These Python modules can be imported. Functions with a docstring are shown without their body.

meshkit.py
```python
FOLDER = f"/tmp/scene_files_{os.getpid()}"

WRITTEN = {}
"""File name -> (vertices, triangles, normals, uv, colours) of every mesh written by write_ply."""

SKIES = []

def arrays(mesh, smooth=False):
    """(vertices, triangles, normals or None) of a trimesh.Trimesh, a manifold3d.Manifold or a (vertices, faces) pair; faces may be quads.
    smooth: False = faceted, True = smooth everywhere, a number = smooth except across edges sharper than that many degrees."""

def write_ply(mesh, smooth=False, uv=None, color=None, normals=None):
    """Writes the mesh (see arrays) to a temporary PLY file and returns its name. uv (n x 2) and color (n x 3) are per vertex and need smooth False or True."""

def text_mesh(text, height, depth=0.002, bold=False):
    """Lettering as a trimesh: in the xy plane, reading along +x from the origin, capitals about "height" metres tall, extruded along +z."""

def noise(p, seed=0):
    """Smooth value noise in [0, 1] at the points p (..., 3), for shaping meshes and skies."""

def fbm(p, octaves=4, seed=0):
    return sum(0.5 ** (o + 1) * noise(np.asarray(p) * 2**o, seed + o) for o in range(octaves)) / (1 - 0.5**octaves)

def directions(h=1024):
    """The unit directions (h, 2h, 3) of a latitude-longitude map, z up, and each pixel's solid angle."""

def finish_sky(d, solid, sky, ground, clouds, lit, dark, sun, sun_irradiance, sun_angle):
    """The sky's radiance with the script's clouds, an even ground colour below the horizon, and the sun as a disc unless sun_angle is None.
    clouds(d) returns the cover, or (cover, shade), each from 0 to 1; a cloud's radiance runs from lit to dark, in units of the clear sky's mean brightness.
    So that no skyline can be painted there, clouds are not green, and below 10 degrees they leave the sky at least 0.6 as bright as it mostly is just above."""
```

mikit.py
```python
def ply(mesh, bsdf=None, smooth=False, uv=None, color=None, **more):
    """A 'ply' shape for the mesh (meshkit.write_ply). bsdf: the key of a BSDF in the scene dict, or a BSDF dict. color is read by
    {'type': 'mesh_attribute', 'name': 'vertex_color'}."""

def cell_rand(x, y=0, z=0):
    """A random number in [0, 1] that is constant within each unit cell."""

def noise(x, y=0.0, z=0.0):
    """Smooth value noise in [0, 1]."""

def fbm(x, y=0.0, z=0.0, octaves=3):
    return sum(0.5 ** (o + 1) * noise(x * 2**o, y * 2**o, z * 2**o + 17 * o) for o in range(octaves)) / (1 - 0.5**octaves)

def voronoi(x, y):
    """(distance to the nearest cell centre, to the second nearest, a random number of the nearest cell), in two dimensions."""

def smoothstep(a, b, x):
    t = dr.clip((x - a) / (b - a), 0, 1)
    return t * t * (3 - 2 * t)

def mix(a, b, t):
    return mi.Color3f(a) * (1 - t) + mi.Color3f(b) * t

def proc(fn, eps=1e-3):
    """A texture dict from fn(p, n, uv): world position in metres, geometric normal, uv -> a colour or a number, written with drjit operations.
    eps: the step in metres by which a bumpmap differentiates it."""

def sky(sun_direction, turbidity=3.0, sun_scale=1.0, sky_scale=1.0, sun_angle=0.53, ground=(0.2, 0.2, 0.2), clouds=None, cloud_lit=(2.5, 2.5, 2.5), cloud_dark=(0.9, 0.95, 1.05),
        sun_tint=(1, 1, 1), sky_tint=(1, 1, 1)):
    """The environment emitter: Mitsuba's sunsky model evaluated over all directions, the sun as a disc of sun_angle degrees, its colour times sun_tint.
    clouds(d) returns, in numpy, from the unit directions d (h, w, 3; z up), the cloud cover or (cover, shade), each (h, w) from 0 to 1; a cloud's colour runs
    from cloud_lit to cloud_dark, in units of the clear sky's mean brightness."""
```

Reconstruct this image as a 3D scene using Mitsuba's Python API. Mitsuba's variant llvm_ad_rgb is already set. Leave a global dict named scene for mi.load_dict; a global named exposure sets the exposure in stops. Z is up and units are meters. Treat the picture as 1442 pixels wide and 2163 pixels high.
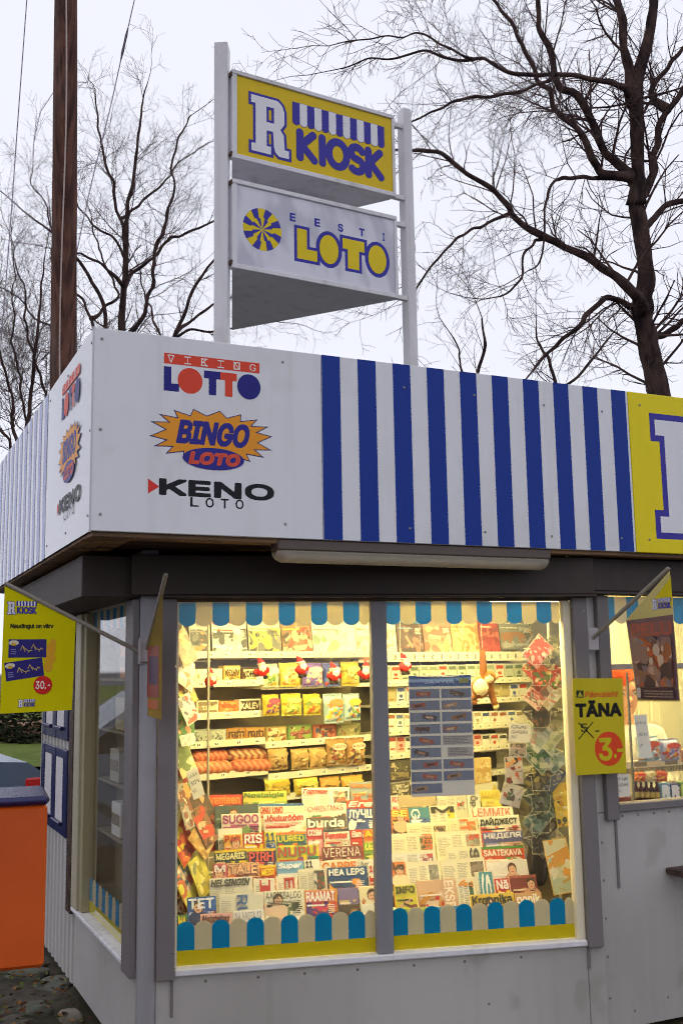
import math, random
import numpy as np, trimesh, drjit as dr, mitsuba as mi
import mikit, meshkit
from shapely.geometry import Polygon, LineString, Point, box as sbox, MultiPolygon
from shapely.ops import unary_union
from shapely import affinity as aff

scene, labels = {}, {}
# ---------------------------------------------------------------- camera, sky, exposure
CAM, FWD, UPV = (-0.7347, -3.7057, 1.6), (0.4161, 0.8971, 0.1485), (-0.0473, -0.1417, 0.9888)
scene['camera'] = {'type': 'perspective', 'fov': 36.2095, 'fov_axis': 'x', 'near_clip': 0.05, 'far_clip': 900.0,
    'to_world': mi.ScalarTransform4f().look_at(origin=list(CAM), target=[a+b for a, b in zip(CAM, FWD)], up=list(UPV))}
def cover(d): return np.ones(d.shape[:2])
def shade(d):
    q = d*np.array([1.6, 1.6, 4.0])
    return np.clip(0.25+0.5*(meshkit.fbm(q, 4, seed=3)-0.5), 0, 1)
scene['sky'] = mikit.sky((-0.35, -0.75, 0.6), turbidity=4, sun_scale=0.02, sun_angle=40, clouds=lambda d: (cover(d), shade(d)),
    cloud_lit=(2.42, 2.46, 2.72), cloud_dark=(2.0, 2.04, 2.34), ground=(0.14, 0.14, 0.14))
exposure = 2.06
LAMP = (34.0, 28.4, 11.0)

# ---------------------------------------------------------------- helpers
def lin(h):
    if not isinstance(h, str): return h
    v = [int(h[i:i+2], 16)/255 for i in (0, 2, 4)]
    return tuple(min(.86, (x/12.92 if x < .04045 else ((x+.055)/1.055)**2.4)) for x in v)
used = {}
def num(name):
    n = used.get(name, 0); used[name] = n+1
    return name if n == 0 else '%s_%03d' % (name, n)
def tag(key, label=None, cat=None, group=None, kind=None):
    d = labels.setdefault(key, {})
    if label: d['label'] = label
    if cat: d['category'] = cat
    if group: d['group'] = group
    if kind: d['kind'] = kind
    return key
def thing(name, label, cat, group=None): return tag(num(name), label, cat, group)
def frame(o, yaw, lean=0., roll=0.):
    a = yaw; u = np.array([math.cos(a), math.sin(a), 0]); w = np.array([math.sin(a), -math.cos(a), 0]); v = np.array([0, 0, 1.])
    v, w = v*math.cos(lean)-w*math.sin(lean), w*math.cos(lean)+v*math.sin(lean)
    u, v = u*math.cos(roll)+v*math.sin(roll), v*math.cos(roll)-u*math.sin(roll)
    M = np.eye(4); M[:3, 0] = u; M[:3, 1] = v; M[:3, 2] = w; M[:3, 3] = o
    return M
I4 = np.eye(4)
_cb = {}
def cbox_unit(hx, hy, hz, c):
    P = []
    for sx in (-1, 1):
        for sy in (-1, 1):
            for sz in (-1, 1):
                P += [(sx*(hx-c), sy*(hy-c), sz*hz), (sx*(hx-c), sy*hy, sz*(hz-c)), (sx*hx, sy*(hy-c), sz*(hz-c))]
    P = np.array(P, float)
    if 'f' not in _cb:
        Q = cbox_unit_pts(1, 1, 1, .2); h = trimesh.convex.convex_hull(Q)
        idx = [int(np.argmin(((Q-p)**2).sum(1))) for p in h.vertices]
        _cb['f'] = np.array(idx)[h.faces]
    return P, _cb['f']
def cbox_unit_pts(hx, hy, hz, c):
    return np.array([p for sx in (-1, 1) for sy in (-1, 1) for sz in (-1, 1) for p in
        ((sx*(hx-c), sy*(hy-c), sz*hz), (sx*(hx-c), sy*hy, sz*(hz-c)), (sx*hx, sy*(hy-c), sz*(hz-c)))], float)
BV = np.array([[x, y, z] for x in (-1, 1) for y in (-1, 1) for z in (-1, 1)], float)
BF = np.array([[0, 1, 3], [0, 3, 2], [4, 6, 7], [4, 7, 5], [0, 4, 5], [0, 5, 1], [2, 3, 7], [2, 7, 6], [0, 2, 6], [0, 6, 4], [1, 5, 7], [1, 7, 3]])
class B:
    def __init__(s): s.V, s.F, s.C, s.n = [], [], [], 0
    def add(s, v, f, col='ffffff', M=None):
        v = np.asarray(v, float)
        if M is not None: v = v@M[:3, :3].T+M[:3, 3]
        f = np.asarray(f, int)
        if f.shape[1] == 4: f = np.vstack([f[:, [0, 1, 2]], f[:, [0, 2, 3]]])
        c = np.asarray(lin(col) if isinstance(col, (str, tuple)) else col, float)
        if c.ndim == 1: c = np.tile(c, (len(v), 1))
        s.V.append(v); s.F.append(f+s.n); s.C.append(c); s.n += len(v); return s
    def box(s, x0, x1, y0, y1, z0, z1, col='ffffff', M=None, bev=0.):
        h = np.array([x1-x0, y1-y0, z1-z0])/2; ctr = np.array([x1+x0, y1+y0, z1+z0])/2
        if bev > 0: v, f = cbox_unit(*h, min(bev, *(h*.9)))
        else: v, f = BV*h, BF
        return s.add(v+ctr, f, col, M)
    def poly(s, g, w, col, M=None):
        for p in (getattr(g, 'geoms', None) or [g]):
            if p.is_empty or p.geom_type != 'Polygon' or p.area < 1e-9: continue
            v, f = trimesh.creation.triangulate_polygon(p, engine='earcut')
            f = np.asarray(f)
            e1 = v[f[:, 1]]-v[f[:, 0]]; e2 = v[f[:, 2]]-v[f[:, 0]]
            neg = e1[:, 0]*e2[:, 1]-e1[:, 1]*e2[:, 0] < 0
            f[neg] = f[neg][:, ::-1]
            s.add(np.column_stack([v, np.full(len(v), w)]), f, col, M)
        return s
    def prism(s, g, w0, w1, col, M=None):
        for p in (getattr(g, 'geoms', None) or [g]):
            m = trimesh.creation.extrude_polygon(p, w1-w0, engine='earcut')
            s.add(m.vertices+[0, 0, w0], m.faces, col, M)
        return s
    def mesh(s): return trimesh.Trimesh(np.vstack(s.V), np.vstack(s.F), process=False)
    def put(s, key, bsdf, smooth=False, **more):
        if bsdf in ('print_gloss', 'print_paper'): s.C = [c*.93+.07*np.array([.72, .68, .58]) for c in s.C]
        scene[key] = mikit.ply(s.mesh(), bsdf, smooth=smooth, color=np.vstack(s.C) if smooth in (False, True) else None, **more)
        return key
def tube(pts, rad, n=8, cap=True):
    pts = np.asarray(pts, float); rad = np.broadcast_to(np.asarray(rad, float), len(pts))
    t = np.gradient(pts, axis=0); t /= np.maximum(np.linalg.norm(t, axis=1, keepdims=True), 1e-9)
    ref = np.array([0, 0, 1.]) if abs(t[0, 2]) < .9 else np.array([1., 0, 0])
    V = []
    nn = np.cross(t[0], ref); nn /= np.linalg.norm(nn)
    for i in range(len(pts)):
        nn = nn-t[i]*(nn@t[i]); nn /= max(np.linalg.norm(nn), 1e-9); b = np.cross(t[i], nn)
        a = np.arange(n)*2*np.pi/n
        V.append(pts[i]+rad[i]*(np.cos(a)[:, None]*nn+np.sin(a)[:, None]*b))
    V = np.vstack(V); k = np.arange(n); F = []
    for i in range(len(pts)-1):
        a, b2 = i*n+k, i*n+(k+1) % n
        F.append(np.stack([a, b2, b2+n], 1)); F.append(np.stack([a, b2+n, a+n], 1))
    F = np.vstack(F)
    if cap:
        m = len(V); V = np.vstack([V, pts[0], pts[-1]]); e = (len(pts)-1)*n
        F = np.vstack([F, np.stack([(k+1) % n, k, np.full(n, m)], 1), np.stack([e+k, e+(k+1) % n, np.full(n, m+1)], 1)])
    return V, F
_tx = {}
def glyphs(text, bold=True):
    if (text, bold) not in _tx:
        m = meshkit.text_mesh(text, 1.0, .1, bold)
        top = (m.face_normals[:, 2] > .5)
        tri = m.vertices[m.faces[top]][:, :, :2]
        _tx[text, bold] = unary_union([Polygon(t).buffer(1e-4) for t in tri]).simplify(.012)
    return _tx[text, bold]
def fit(g, x0, x1, y0, y1, shear=0):
    if shear: g = aff.skew(g, xs=shear, origin=(0, 0))
    a, b, c, d = g.bounds; sx, sy = (x1-x0)/(c-a), (y1-y0)/(d-b)
    return aff.affine_transform(g, [sx, 0, 0, sy, x0-a*sx, y0-b*sy])
def text(t, x0, x1, y0, y1, bold=True, shear=0): return fit(glyphs(t, bold), x0, x1, y0, y1, shear)
def ell(cx, cy, rx, ry, n=12): return aff.scale(Point(cx, cy).buffer(1, n), rx, ry)
sB = sbox

# ---------------------------------------------------------------- materials
def col3(h): return {'type': 'rgb', 'value': list(lin(h))}
def two(d): return {'type': 'twosided', 'bsdf': d}
VC = {'type': 'mesh_attribute', 'name': 'vertex_color'}
def pr(c, rough, **k): return two({'type': 'principled', 'base_color': c, 'roughness': rough, **k})
P = mikit.proc
mixc, nz, fb, ss = mikit.mix, mikit.noise, mikit.fbm, mikit.smoothstep
scene['print_paper'] = pr(VC, .5, specular=.3)
scene['print_gloss'] = pr(VC, .32, specular=.18)
scene['paint_vc'] = pr(VC, .45, specular=.4)
scene['matte_vc'] = pr(VC, .85, specular=.2)
def dirty(base, dark, sc, amt, streak=0.):
    b, d = lin(base), lin(dark)
    def fn(p, n, uv):
        a = fb(p.x*sc, p.y*sc, p.z*sc*.6, 4)
        s = fb(p.x*26, p.y*26, p.z*1.1, 3)
        m = amt*ss(.42, .8, a)+streak*ss(.5, .85, s)
        m = m+.55*amt*ss(.66, .78, fb(p.x*7+3., p.y*7, p.z*5, 3))
        m = m+.06*(nz(p.x*160, p.y*160, p.z*160)-.5)
        return mixc(b, d, dr.clip(m, 0, 1))
    return fn
scene['panel_white'] = pr(P(dirty('d9dadf', 'b5b2ac', 1.7, .24, .17)), .42, specular=.3)
scene['panel_side'] = {'type': 'twosided', 'bsdf': {'type': 'bumpmap', 'arg': {'type': 'texture_placeholder'}}}
del scene['panel_side']
scene['vinyl_vc'] = pr(VC, .42, specular=.2)
scene['wall_paint'] = pr(P(dirty('aeaba8', '85807a', 1.3, .5, .12)), .55, specular=.35)
scene['trim_paint'] = pr(P(dirty('726d6e', '5a5452', 2.5, .4, .2)), .5, specular=.35)
scene['post_paint'] = pr(P(dirty('95949a', '7a7672', 2.0, .35, .15)), .5, specular=.35)
scene['mullion_paint'] = pr(P(dirty('807f85', '6a6764', 2.0, .35, .15)), .5, specular=.35)
scene['header_paint'] = pr(P(dirty('362a25', '281f1c', 3, .5, .3)), .6)
def woodfn(a, b, sc):
    A, C = lin(a), lin(b)
    def fn(p, n, uv):
        g = fb(p.x*sc*.4+p.y*sc*.4, p.z*sc*4, p.y*sc*3, 4)
        return mixc(A, C, ss(.3, .7, g))
    return fn
scene['soffit_wood'] = pr(P(woodfn('8a6846', '5e4530', 8)), .6)
scene['brown_wood'] = pr(P(woodfn('4a352c', '2c1e1a', 8)), .6)
def polefn(p, n, uv):
    g = fb(p.x*42, p.y*42, p.z*1.6, 4); k = nz(p.x*9, p.y*9, p.z*.9)
    return mixc(mixc(lin('6e4c42'), lin('43302a'), ss(.3, .7, g)), lin('71625a'), .5*ss(.55, .9, k))
def polebump(p, n, uv): return fb(p.x*42, p.y*42, p.z*1.6, 3)
scene['pole_wood'] = two({'type': 'bumpmap', 'arg_tex': P(polebump, .004), 'scale': .03, 'bsdf': {'type': 'principled', 'base_color': P(polefn), 'roughness': .9, 'specular': .2}})
def barkfn(p, n, uv):
    g = fb(p.x*14, p.y*14, p.z*5, 4)
    return mixc(lin('54433f'), lin('2e2425'), ss(.3, .72, g))
def barkbump(p, n, uv): return fb(p.x*24, p.y*24, p.z*7, 3)
scene['bark'] = two({'type': 'bumpmap', 'arg_tex': P(barkbump, .008), 'scale': .05, 'bsdf': {'type': 'principled', 'base_color': P(barkfn), 'roughness': .95, 'specular': .1}})
scene['twig'] = pr(col3('584644'), .9, specular=.1)
scene['steel'] = pr(col3('8d8a86'), .4, metallic=.9)
scene['white_metal'] = pr(P(dirty('d2d1d6', '9b968c', 3, .3, .35)), .4, specular=.45)
scene['cream_wall'] = pr(P(dirty('e4dfcb', 'c9c0a2', 1.5, .3, 0)), .6)
scene['shelf_metal'] = pr(P(dirty('c9c4b0', 'aaa388', 3, .3, 0)), .45)
scene['shelf_back_shade'] = pr(P(dirty('958a6c', '6f6650', 3, .4, .1)), .6)  # cream back panel, colour darkened to stand for shade between shelves
scene['shelf_back_deep_shade'] = pr(P(dirty('57503f', '3f3a2e', 3, .4, .1)), .6)  # same panel, darker still: deeper shelf shade put into the colour
scene['display_grey'] = pr(P(dirty('94866a', '71664e', 3, .4, .1)), .6)
scene['dark_interior'] = pr(col3('3a3028'), .8)
scene['glass_pane'] = {'type': 'thindielectric', 'int_ior': 1.36}
scene['clear_plastic'] = {'type': 'thindielectric', 'int_ior': 1.4}
scene['roof_felt'] = pr(col3('5a5957'), .9)
scene['rubber'] = pr(col3('171513'), .8)
def groundfn(p, n, uv):
    a = fb(p.x*1.3, p.y*1.3, 0, 4); b = fb(p.x*9, p.y*9, 3, 4); m = ss(.45, .62, fb(p.x*.8+3, p.y*.8, 5, 3))
    return mixc(mixc(lin('3f3a33'), lin('5a554c'), b), mixc(lin('322f24'), lin('3e3b2b'), b), m*.7+.3*a)
def groundbump(p, n, uv): return fb(p.x*14, p.y*14, 0, 4)
scene['ground_mat'] = two({'type': 'bumpmap', 'arg_tex': P(groundbump, .01), 'scale': .03, 'bsdf': {'type': 'principled', 'base_color': P(groundfn), 'roughness': .9, 'specular': .2}})
def grassfn(p, n, uv):
    a = fb(p.x*.5, p.y*.5, 0, 4); b = fb(p.x*6, p.y*6, 1, 3)
    return mixc(mixc(lin('3f4a22'), lin('5d6a30'), b), lin('5c5130'), .6*ss(.5, .75, a))
scene['grass_mat'] = pr(P(grassfn), .95, specular=.1)
def pathfn(p, n, uv): return mixc(lin('5e4638'), lin('7a6250'), fb(p.x*3, p.y*3, 0, 4))
scene['path_mat'] = pr(P(pathfn), .95, specular=.1)
def asphaltfn(p, n, uv): return mixc(lin('3c3b3d'), lin('57565a'), fb(p.x*2.5, p.y*2.5, 0, 5))
scene['asphalt_mat'] = pr(P(asphaltfn), .8, specular=.3)
scene['car_paint'] = pr(col3('56657a'), .3, specular=.6, clearcoat=1.0, clearcoat_gloss=.95)
scene['car_glass'] = pr(col3('14181c'), .08, specular=.7)
scene['red_lens'] = pr(col3('c81c18'), .15, specular=.6)
def orangefn(p, n, uv): return mixc(lin('c9540f'), lin('b0440e'), .8*fb(p.x*5, p.y*5, p.z*5, 4))
scene['orange_paint'] = pr(P(orangefn), .42, specular=.4)
scene['blue_paint'] = pr(col3('131347'), .35, specular=.5)
scene['skin'] = pr(col3('d3a183'), .55, specular=.35)
scene['plush'] = pr(VC, .95, sheen=.6)
# ---------------------------------------------------------------- ground and surroundings (structure)
def sheet(x0, x1, y0, y1, z, n, amp=0., key=None, mat=None, sc=1., seed=0):
    xs, ys = np.linspace(x0, x1, n), np.linspace(y0, y1, n)
    X, Y = np.meshgrid(xs, ys); Z = z+amp*(meshkit.fbm(np.stack([X*sc, Y*sc, X*0], -1), 4, seed)-.5)
    k = np.arange(n*n).reshape(n, n)
    F = np.stack([k[:-1, :-1], k[:-1, 1:], k[1:, 1:], k[1:, :-1]], -1).reshape(-1, 4)
    b = B().add(np.stack([X, Y, Z], -1).reshape(-1, 3), F, 'ffffff'); b.put(key, mat, smooth=True); tag(key, kind='structure')
sheet(-400, 400, -400, 400, -.03, 9, 0, 'ground', 'asphalt_mat')
sheet(-4, 6, -3, 6.2, -.004, 160, .05, 'dirt_ground', 'ground_mat', 2.5)
tag('ground', 'grey asphalt ground reaching to the horizon', 'ground'); tag('dirt_ground', 'bare trodden dirt beside the kiosk', 'ground')
sheet(-40, 60, 14, 120, .0, 60, .5, 'lawn', 'grass_mat', .25, 5); tag('lawn', 'green grass verge behind the parked car', 'lawn')
b = B(); pts = [(-30, 24.5), (0, 24), (6, 26.5), (14, 32), (40, 50)]
pa = LineString(pts).buffer(1.6); b.prism(pa, .05, .33, '6a5344'); b.put('footpath', 'path_mat'); tag('footpath', 'brown earth footpath across the grass verge', 'path', kind='structure')
# broken paving stones on the dirt by the corrugated wall
rs = random.Random(4)
def stone(key, x, y, z, r, h, col):
    m = trimesh.creation.icosphere(subdivisions=3, radius=1.0); v = m.vertices.copy()
    v = np.sign(v)*np.abs(v)**.55
    r *= .62; h *= .8; v *= [r*(1+.2*rs.random()), r*(.75+.3*rs.random()), h]
    v += (meshkit.fbm(v*16+rs.random()*50, 4)-.5)[:, None]*r*.42
    a = rs.random()*6
    v = v@np.array([[math.cos(a), math.sin(a), 0], [-math.sin(a), math.cos(a), 0], [0, 0, 1]])
    b = B().add(v+[x, y, z], m.faces, col); b.put(key, 'matte_vc', smooth=True)
STN = [((0.2892, 2.0948), .17, '62635a', 'pale grey broken paving slab nearest the orange box leg'), ((0.1237, 1.7168), .14, '5a5b52', 'mossy grey stone left of the kiosk base'),
    ((0.2599, 1.545), .09, '7b7366', 'small brown stone under the corrugated wall'), ((0.1885, 2.3727), .16, '5c5d52', 'flat pale stone behind the orange box leg'),
    ((0.1262, 1.2673), .1, '6e675d', 'dark stone among fallen leaves at the lower edge'), ((0.0035, 1.5502), .13, '565149', 'grey stone close to the blue box leg')]
for (x, y), r, c, l in STN:
    k = thing('paving_stone', l, 'stone', 'loose stones beside the kiosk'); stone(k, x, y, .0, r, .045, c)
b = B(); rl = np.random.RandomState(2)
for i in range(2200):
    x, y = rl.uniform(-1.2, .32), rl.uniform(.2, 4.5); a = rl.uniform(0, 6.28); s = rl.uniform(.012, .03)
    M = frame((x, y, .03+rl.uniform(0, .012)), a, rl.uniform(1.0, 2.1))
    b.add([(-s, 0, 0), (0, -s*.5, s*.3), (s, 0, 0), (0, s*.6, s*.2)], [(0, 1, 2), (0, 2, 3)], ['6b4426', '4c3322', '7e5a33', '3b2c20', '596030'][i % 5], M)
b.put('fallen_leaves', 'matte_vc'); tag('fallen_leaves', 'brown fallen leaves on the dirt beside the kiosk', 'leaves', kind='stuff')

# ---------------------------------------------------------------- trees
def polyline_smooth(p, n):
    p = np.asarray(p, float); t = np.linspace(0, len(p)-1, n); i = np.minimum(t.astype(int), len(p)-2); u = (t-i)[:, None]
    q = np.vstack([2*p[0]-p[1], p, 2*p[-1]-p[-2]])
    a, b_, c, d = q[i], q[i+1], q[i+2], q[i+3]
    return .5*((2*b_)+(-a+c)*u+(2*a-5*b_+4*c-d)*u**2+(-a+3*b_-3*c+d)*u**3)
class Tree:
    def __init__(s, seed): s.rng = np.random.RandomState(seed); s.tw = B(); s.axes = []
    def grow(s, p, d, L, r, lev, droop):
        g = s.rng; n = max(4, int(L/.16)); n = min(n, 9); pts = [p]; dd = d/np.linalg.norm(d); step = L/n
        for i in range(n):
            dd = dd+g.normal(0, .15, 3)+np.array([0, 0, droop[0] if i < n*.6 else droop[1]])*.12
            dd /= np.linalg.norm(dd); pts.append(pts[-1]+dd*step)
        pts = np.array(pts); rad = np.linspace(r, max(r*.35, .0017), n+1)
        s.tw.add(*tube(pts, rad, 3 if r < .012 else 5, cap=False), col='ffffff')
        if lev <= 0 or L < .22: return
        k = int(g.uniform(.75, 1.25)*L*s.dens)
        k = max(2, min(k, 9))
        for j in range(k):
            t = g.uniform(.15, 1.0); i = min(int(t*n), n-1); q = pts[i]+(pts[i+1]-pts[i])*(t*n-i)
            ax = pts[i+1]-pts[i]; ax /= np.linalg.norm(ax)
            perp = np.cross(ax, g.normal(0, 1, 3)); perp /= np.linalg.norm(perp)
            an = g.uniform(.55, 1.15); nd = ax*math.cos(an)+perp*math.sin(an)
            s.grow(q, nd, L*g.uniform(.38, .66)*(1.15-.5*t), max(rad[i]*.55, .0021), lev-1, droop)
def tree(label, limbs, seed, dens, spawn, L0, lev=3, droop=(.3, .1), group=None, mat='bark', thick=.8, dens_k=1.15):
    key = thing('bare_tree', label, 'tree', group); T = Tree(seed); T.dens = dens*dens_k; g = T.rng
    prev = []
    for li, l in enumerate(limbs):
        a = np.array(l); pts = polyline_smooth(a, max(14, 9*len(a))); P3, rad = pts[:, :3].copy(), np.maximum(pts[:, 3]*thick, .007)
        n_ = len(P3); env = np.clip(np.arange(n_)/4., 0, 1)[:, None]
        kink = sum((np.stack([meshkit.noise(P3*fq, 5+i+seed+li) for i in range(3)], 1)-.5)*am for fq, am in ((1.3, .22), (3.1, .11), (7., .05)))
        P3 = P3+kink*env*(1. if li else .35)
        if prev:
            Q = np.vstack([q[:, :3] for q in prev]); dd = np.linalg.norm(Q-P3[0], axis=1); j = int(np.argmin(dd)); w_ = np.exp(-np.arange(n_)/3.)[:, None]
            P3 = P3+(Q[j]-P3[0])*w_
        prev.append(P3); rad = rad*(1+.7*np.exp(-np.arange(n_)/1.5)*(li > 0))
        B().add(*tube(P3, rad*(1+.3*(meshkit.noise(P3*7)-.5)), 10)).put(key+'__'+num_in(key, 'trunk' if li == 0 else 'limb'), mat, smooth=True)
        seg = np.linalg.norm(np.diff(P3, axis=0), axis=1); cum = np.concatenate([[0], np.cumsum(seg)]); tot = cum[-1]
        m = int(tot*spawn*dens_k*(1 if li else .45))
        for j in range(m):
            t = g.uniform(.12 if li else .2, 1.0)*tot; i = min(np.searchsorted(cum, t)-1, len(seg)-1); i = max(i, 0)
            q = P3[i]+(P3[i+1]-P3[i])*((t-cum[i])/seg[i]); ax = (P3[i+1]-P3[i])/seg[i]
            perp = np.cross(ax, g.normal(0, 1, 3)); perp /= np.linalg.norm(perp); an = g.uniform(.5, 1.3)
            nd = ax*math.cos(an)+perp*math.sin(an)+np.array([0, 0, .15])
            T.grow(q, nd, L0*g.uniform(.45, 1.1)*(1.1-.5*t/tot), min(max(rad[i]*.33, .0045), .017), lev-1, droop)
        T.grow(P3[-1], P3[-1]-P3[-2], L0*.8, rad[-1]*.9, lev-1, droop)
    T.tw.put(key+'__twigs', 'twig', smooth=True); tag(key+'__twigs', kind='stuff')
_ni = {}
def num_in(parent, name):
    n = _ni.get((parent, name), 0); _ni[parent, name] = n+1
    return name if n == 0 else '%s_%03d' % (name, n)

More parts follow.
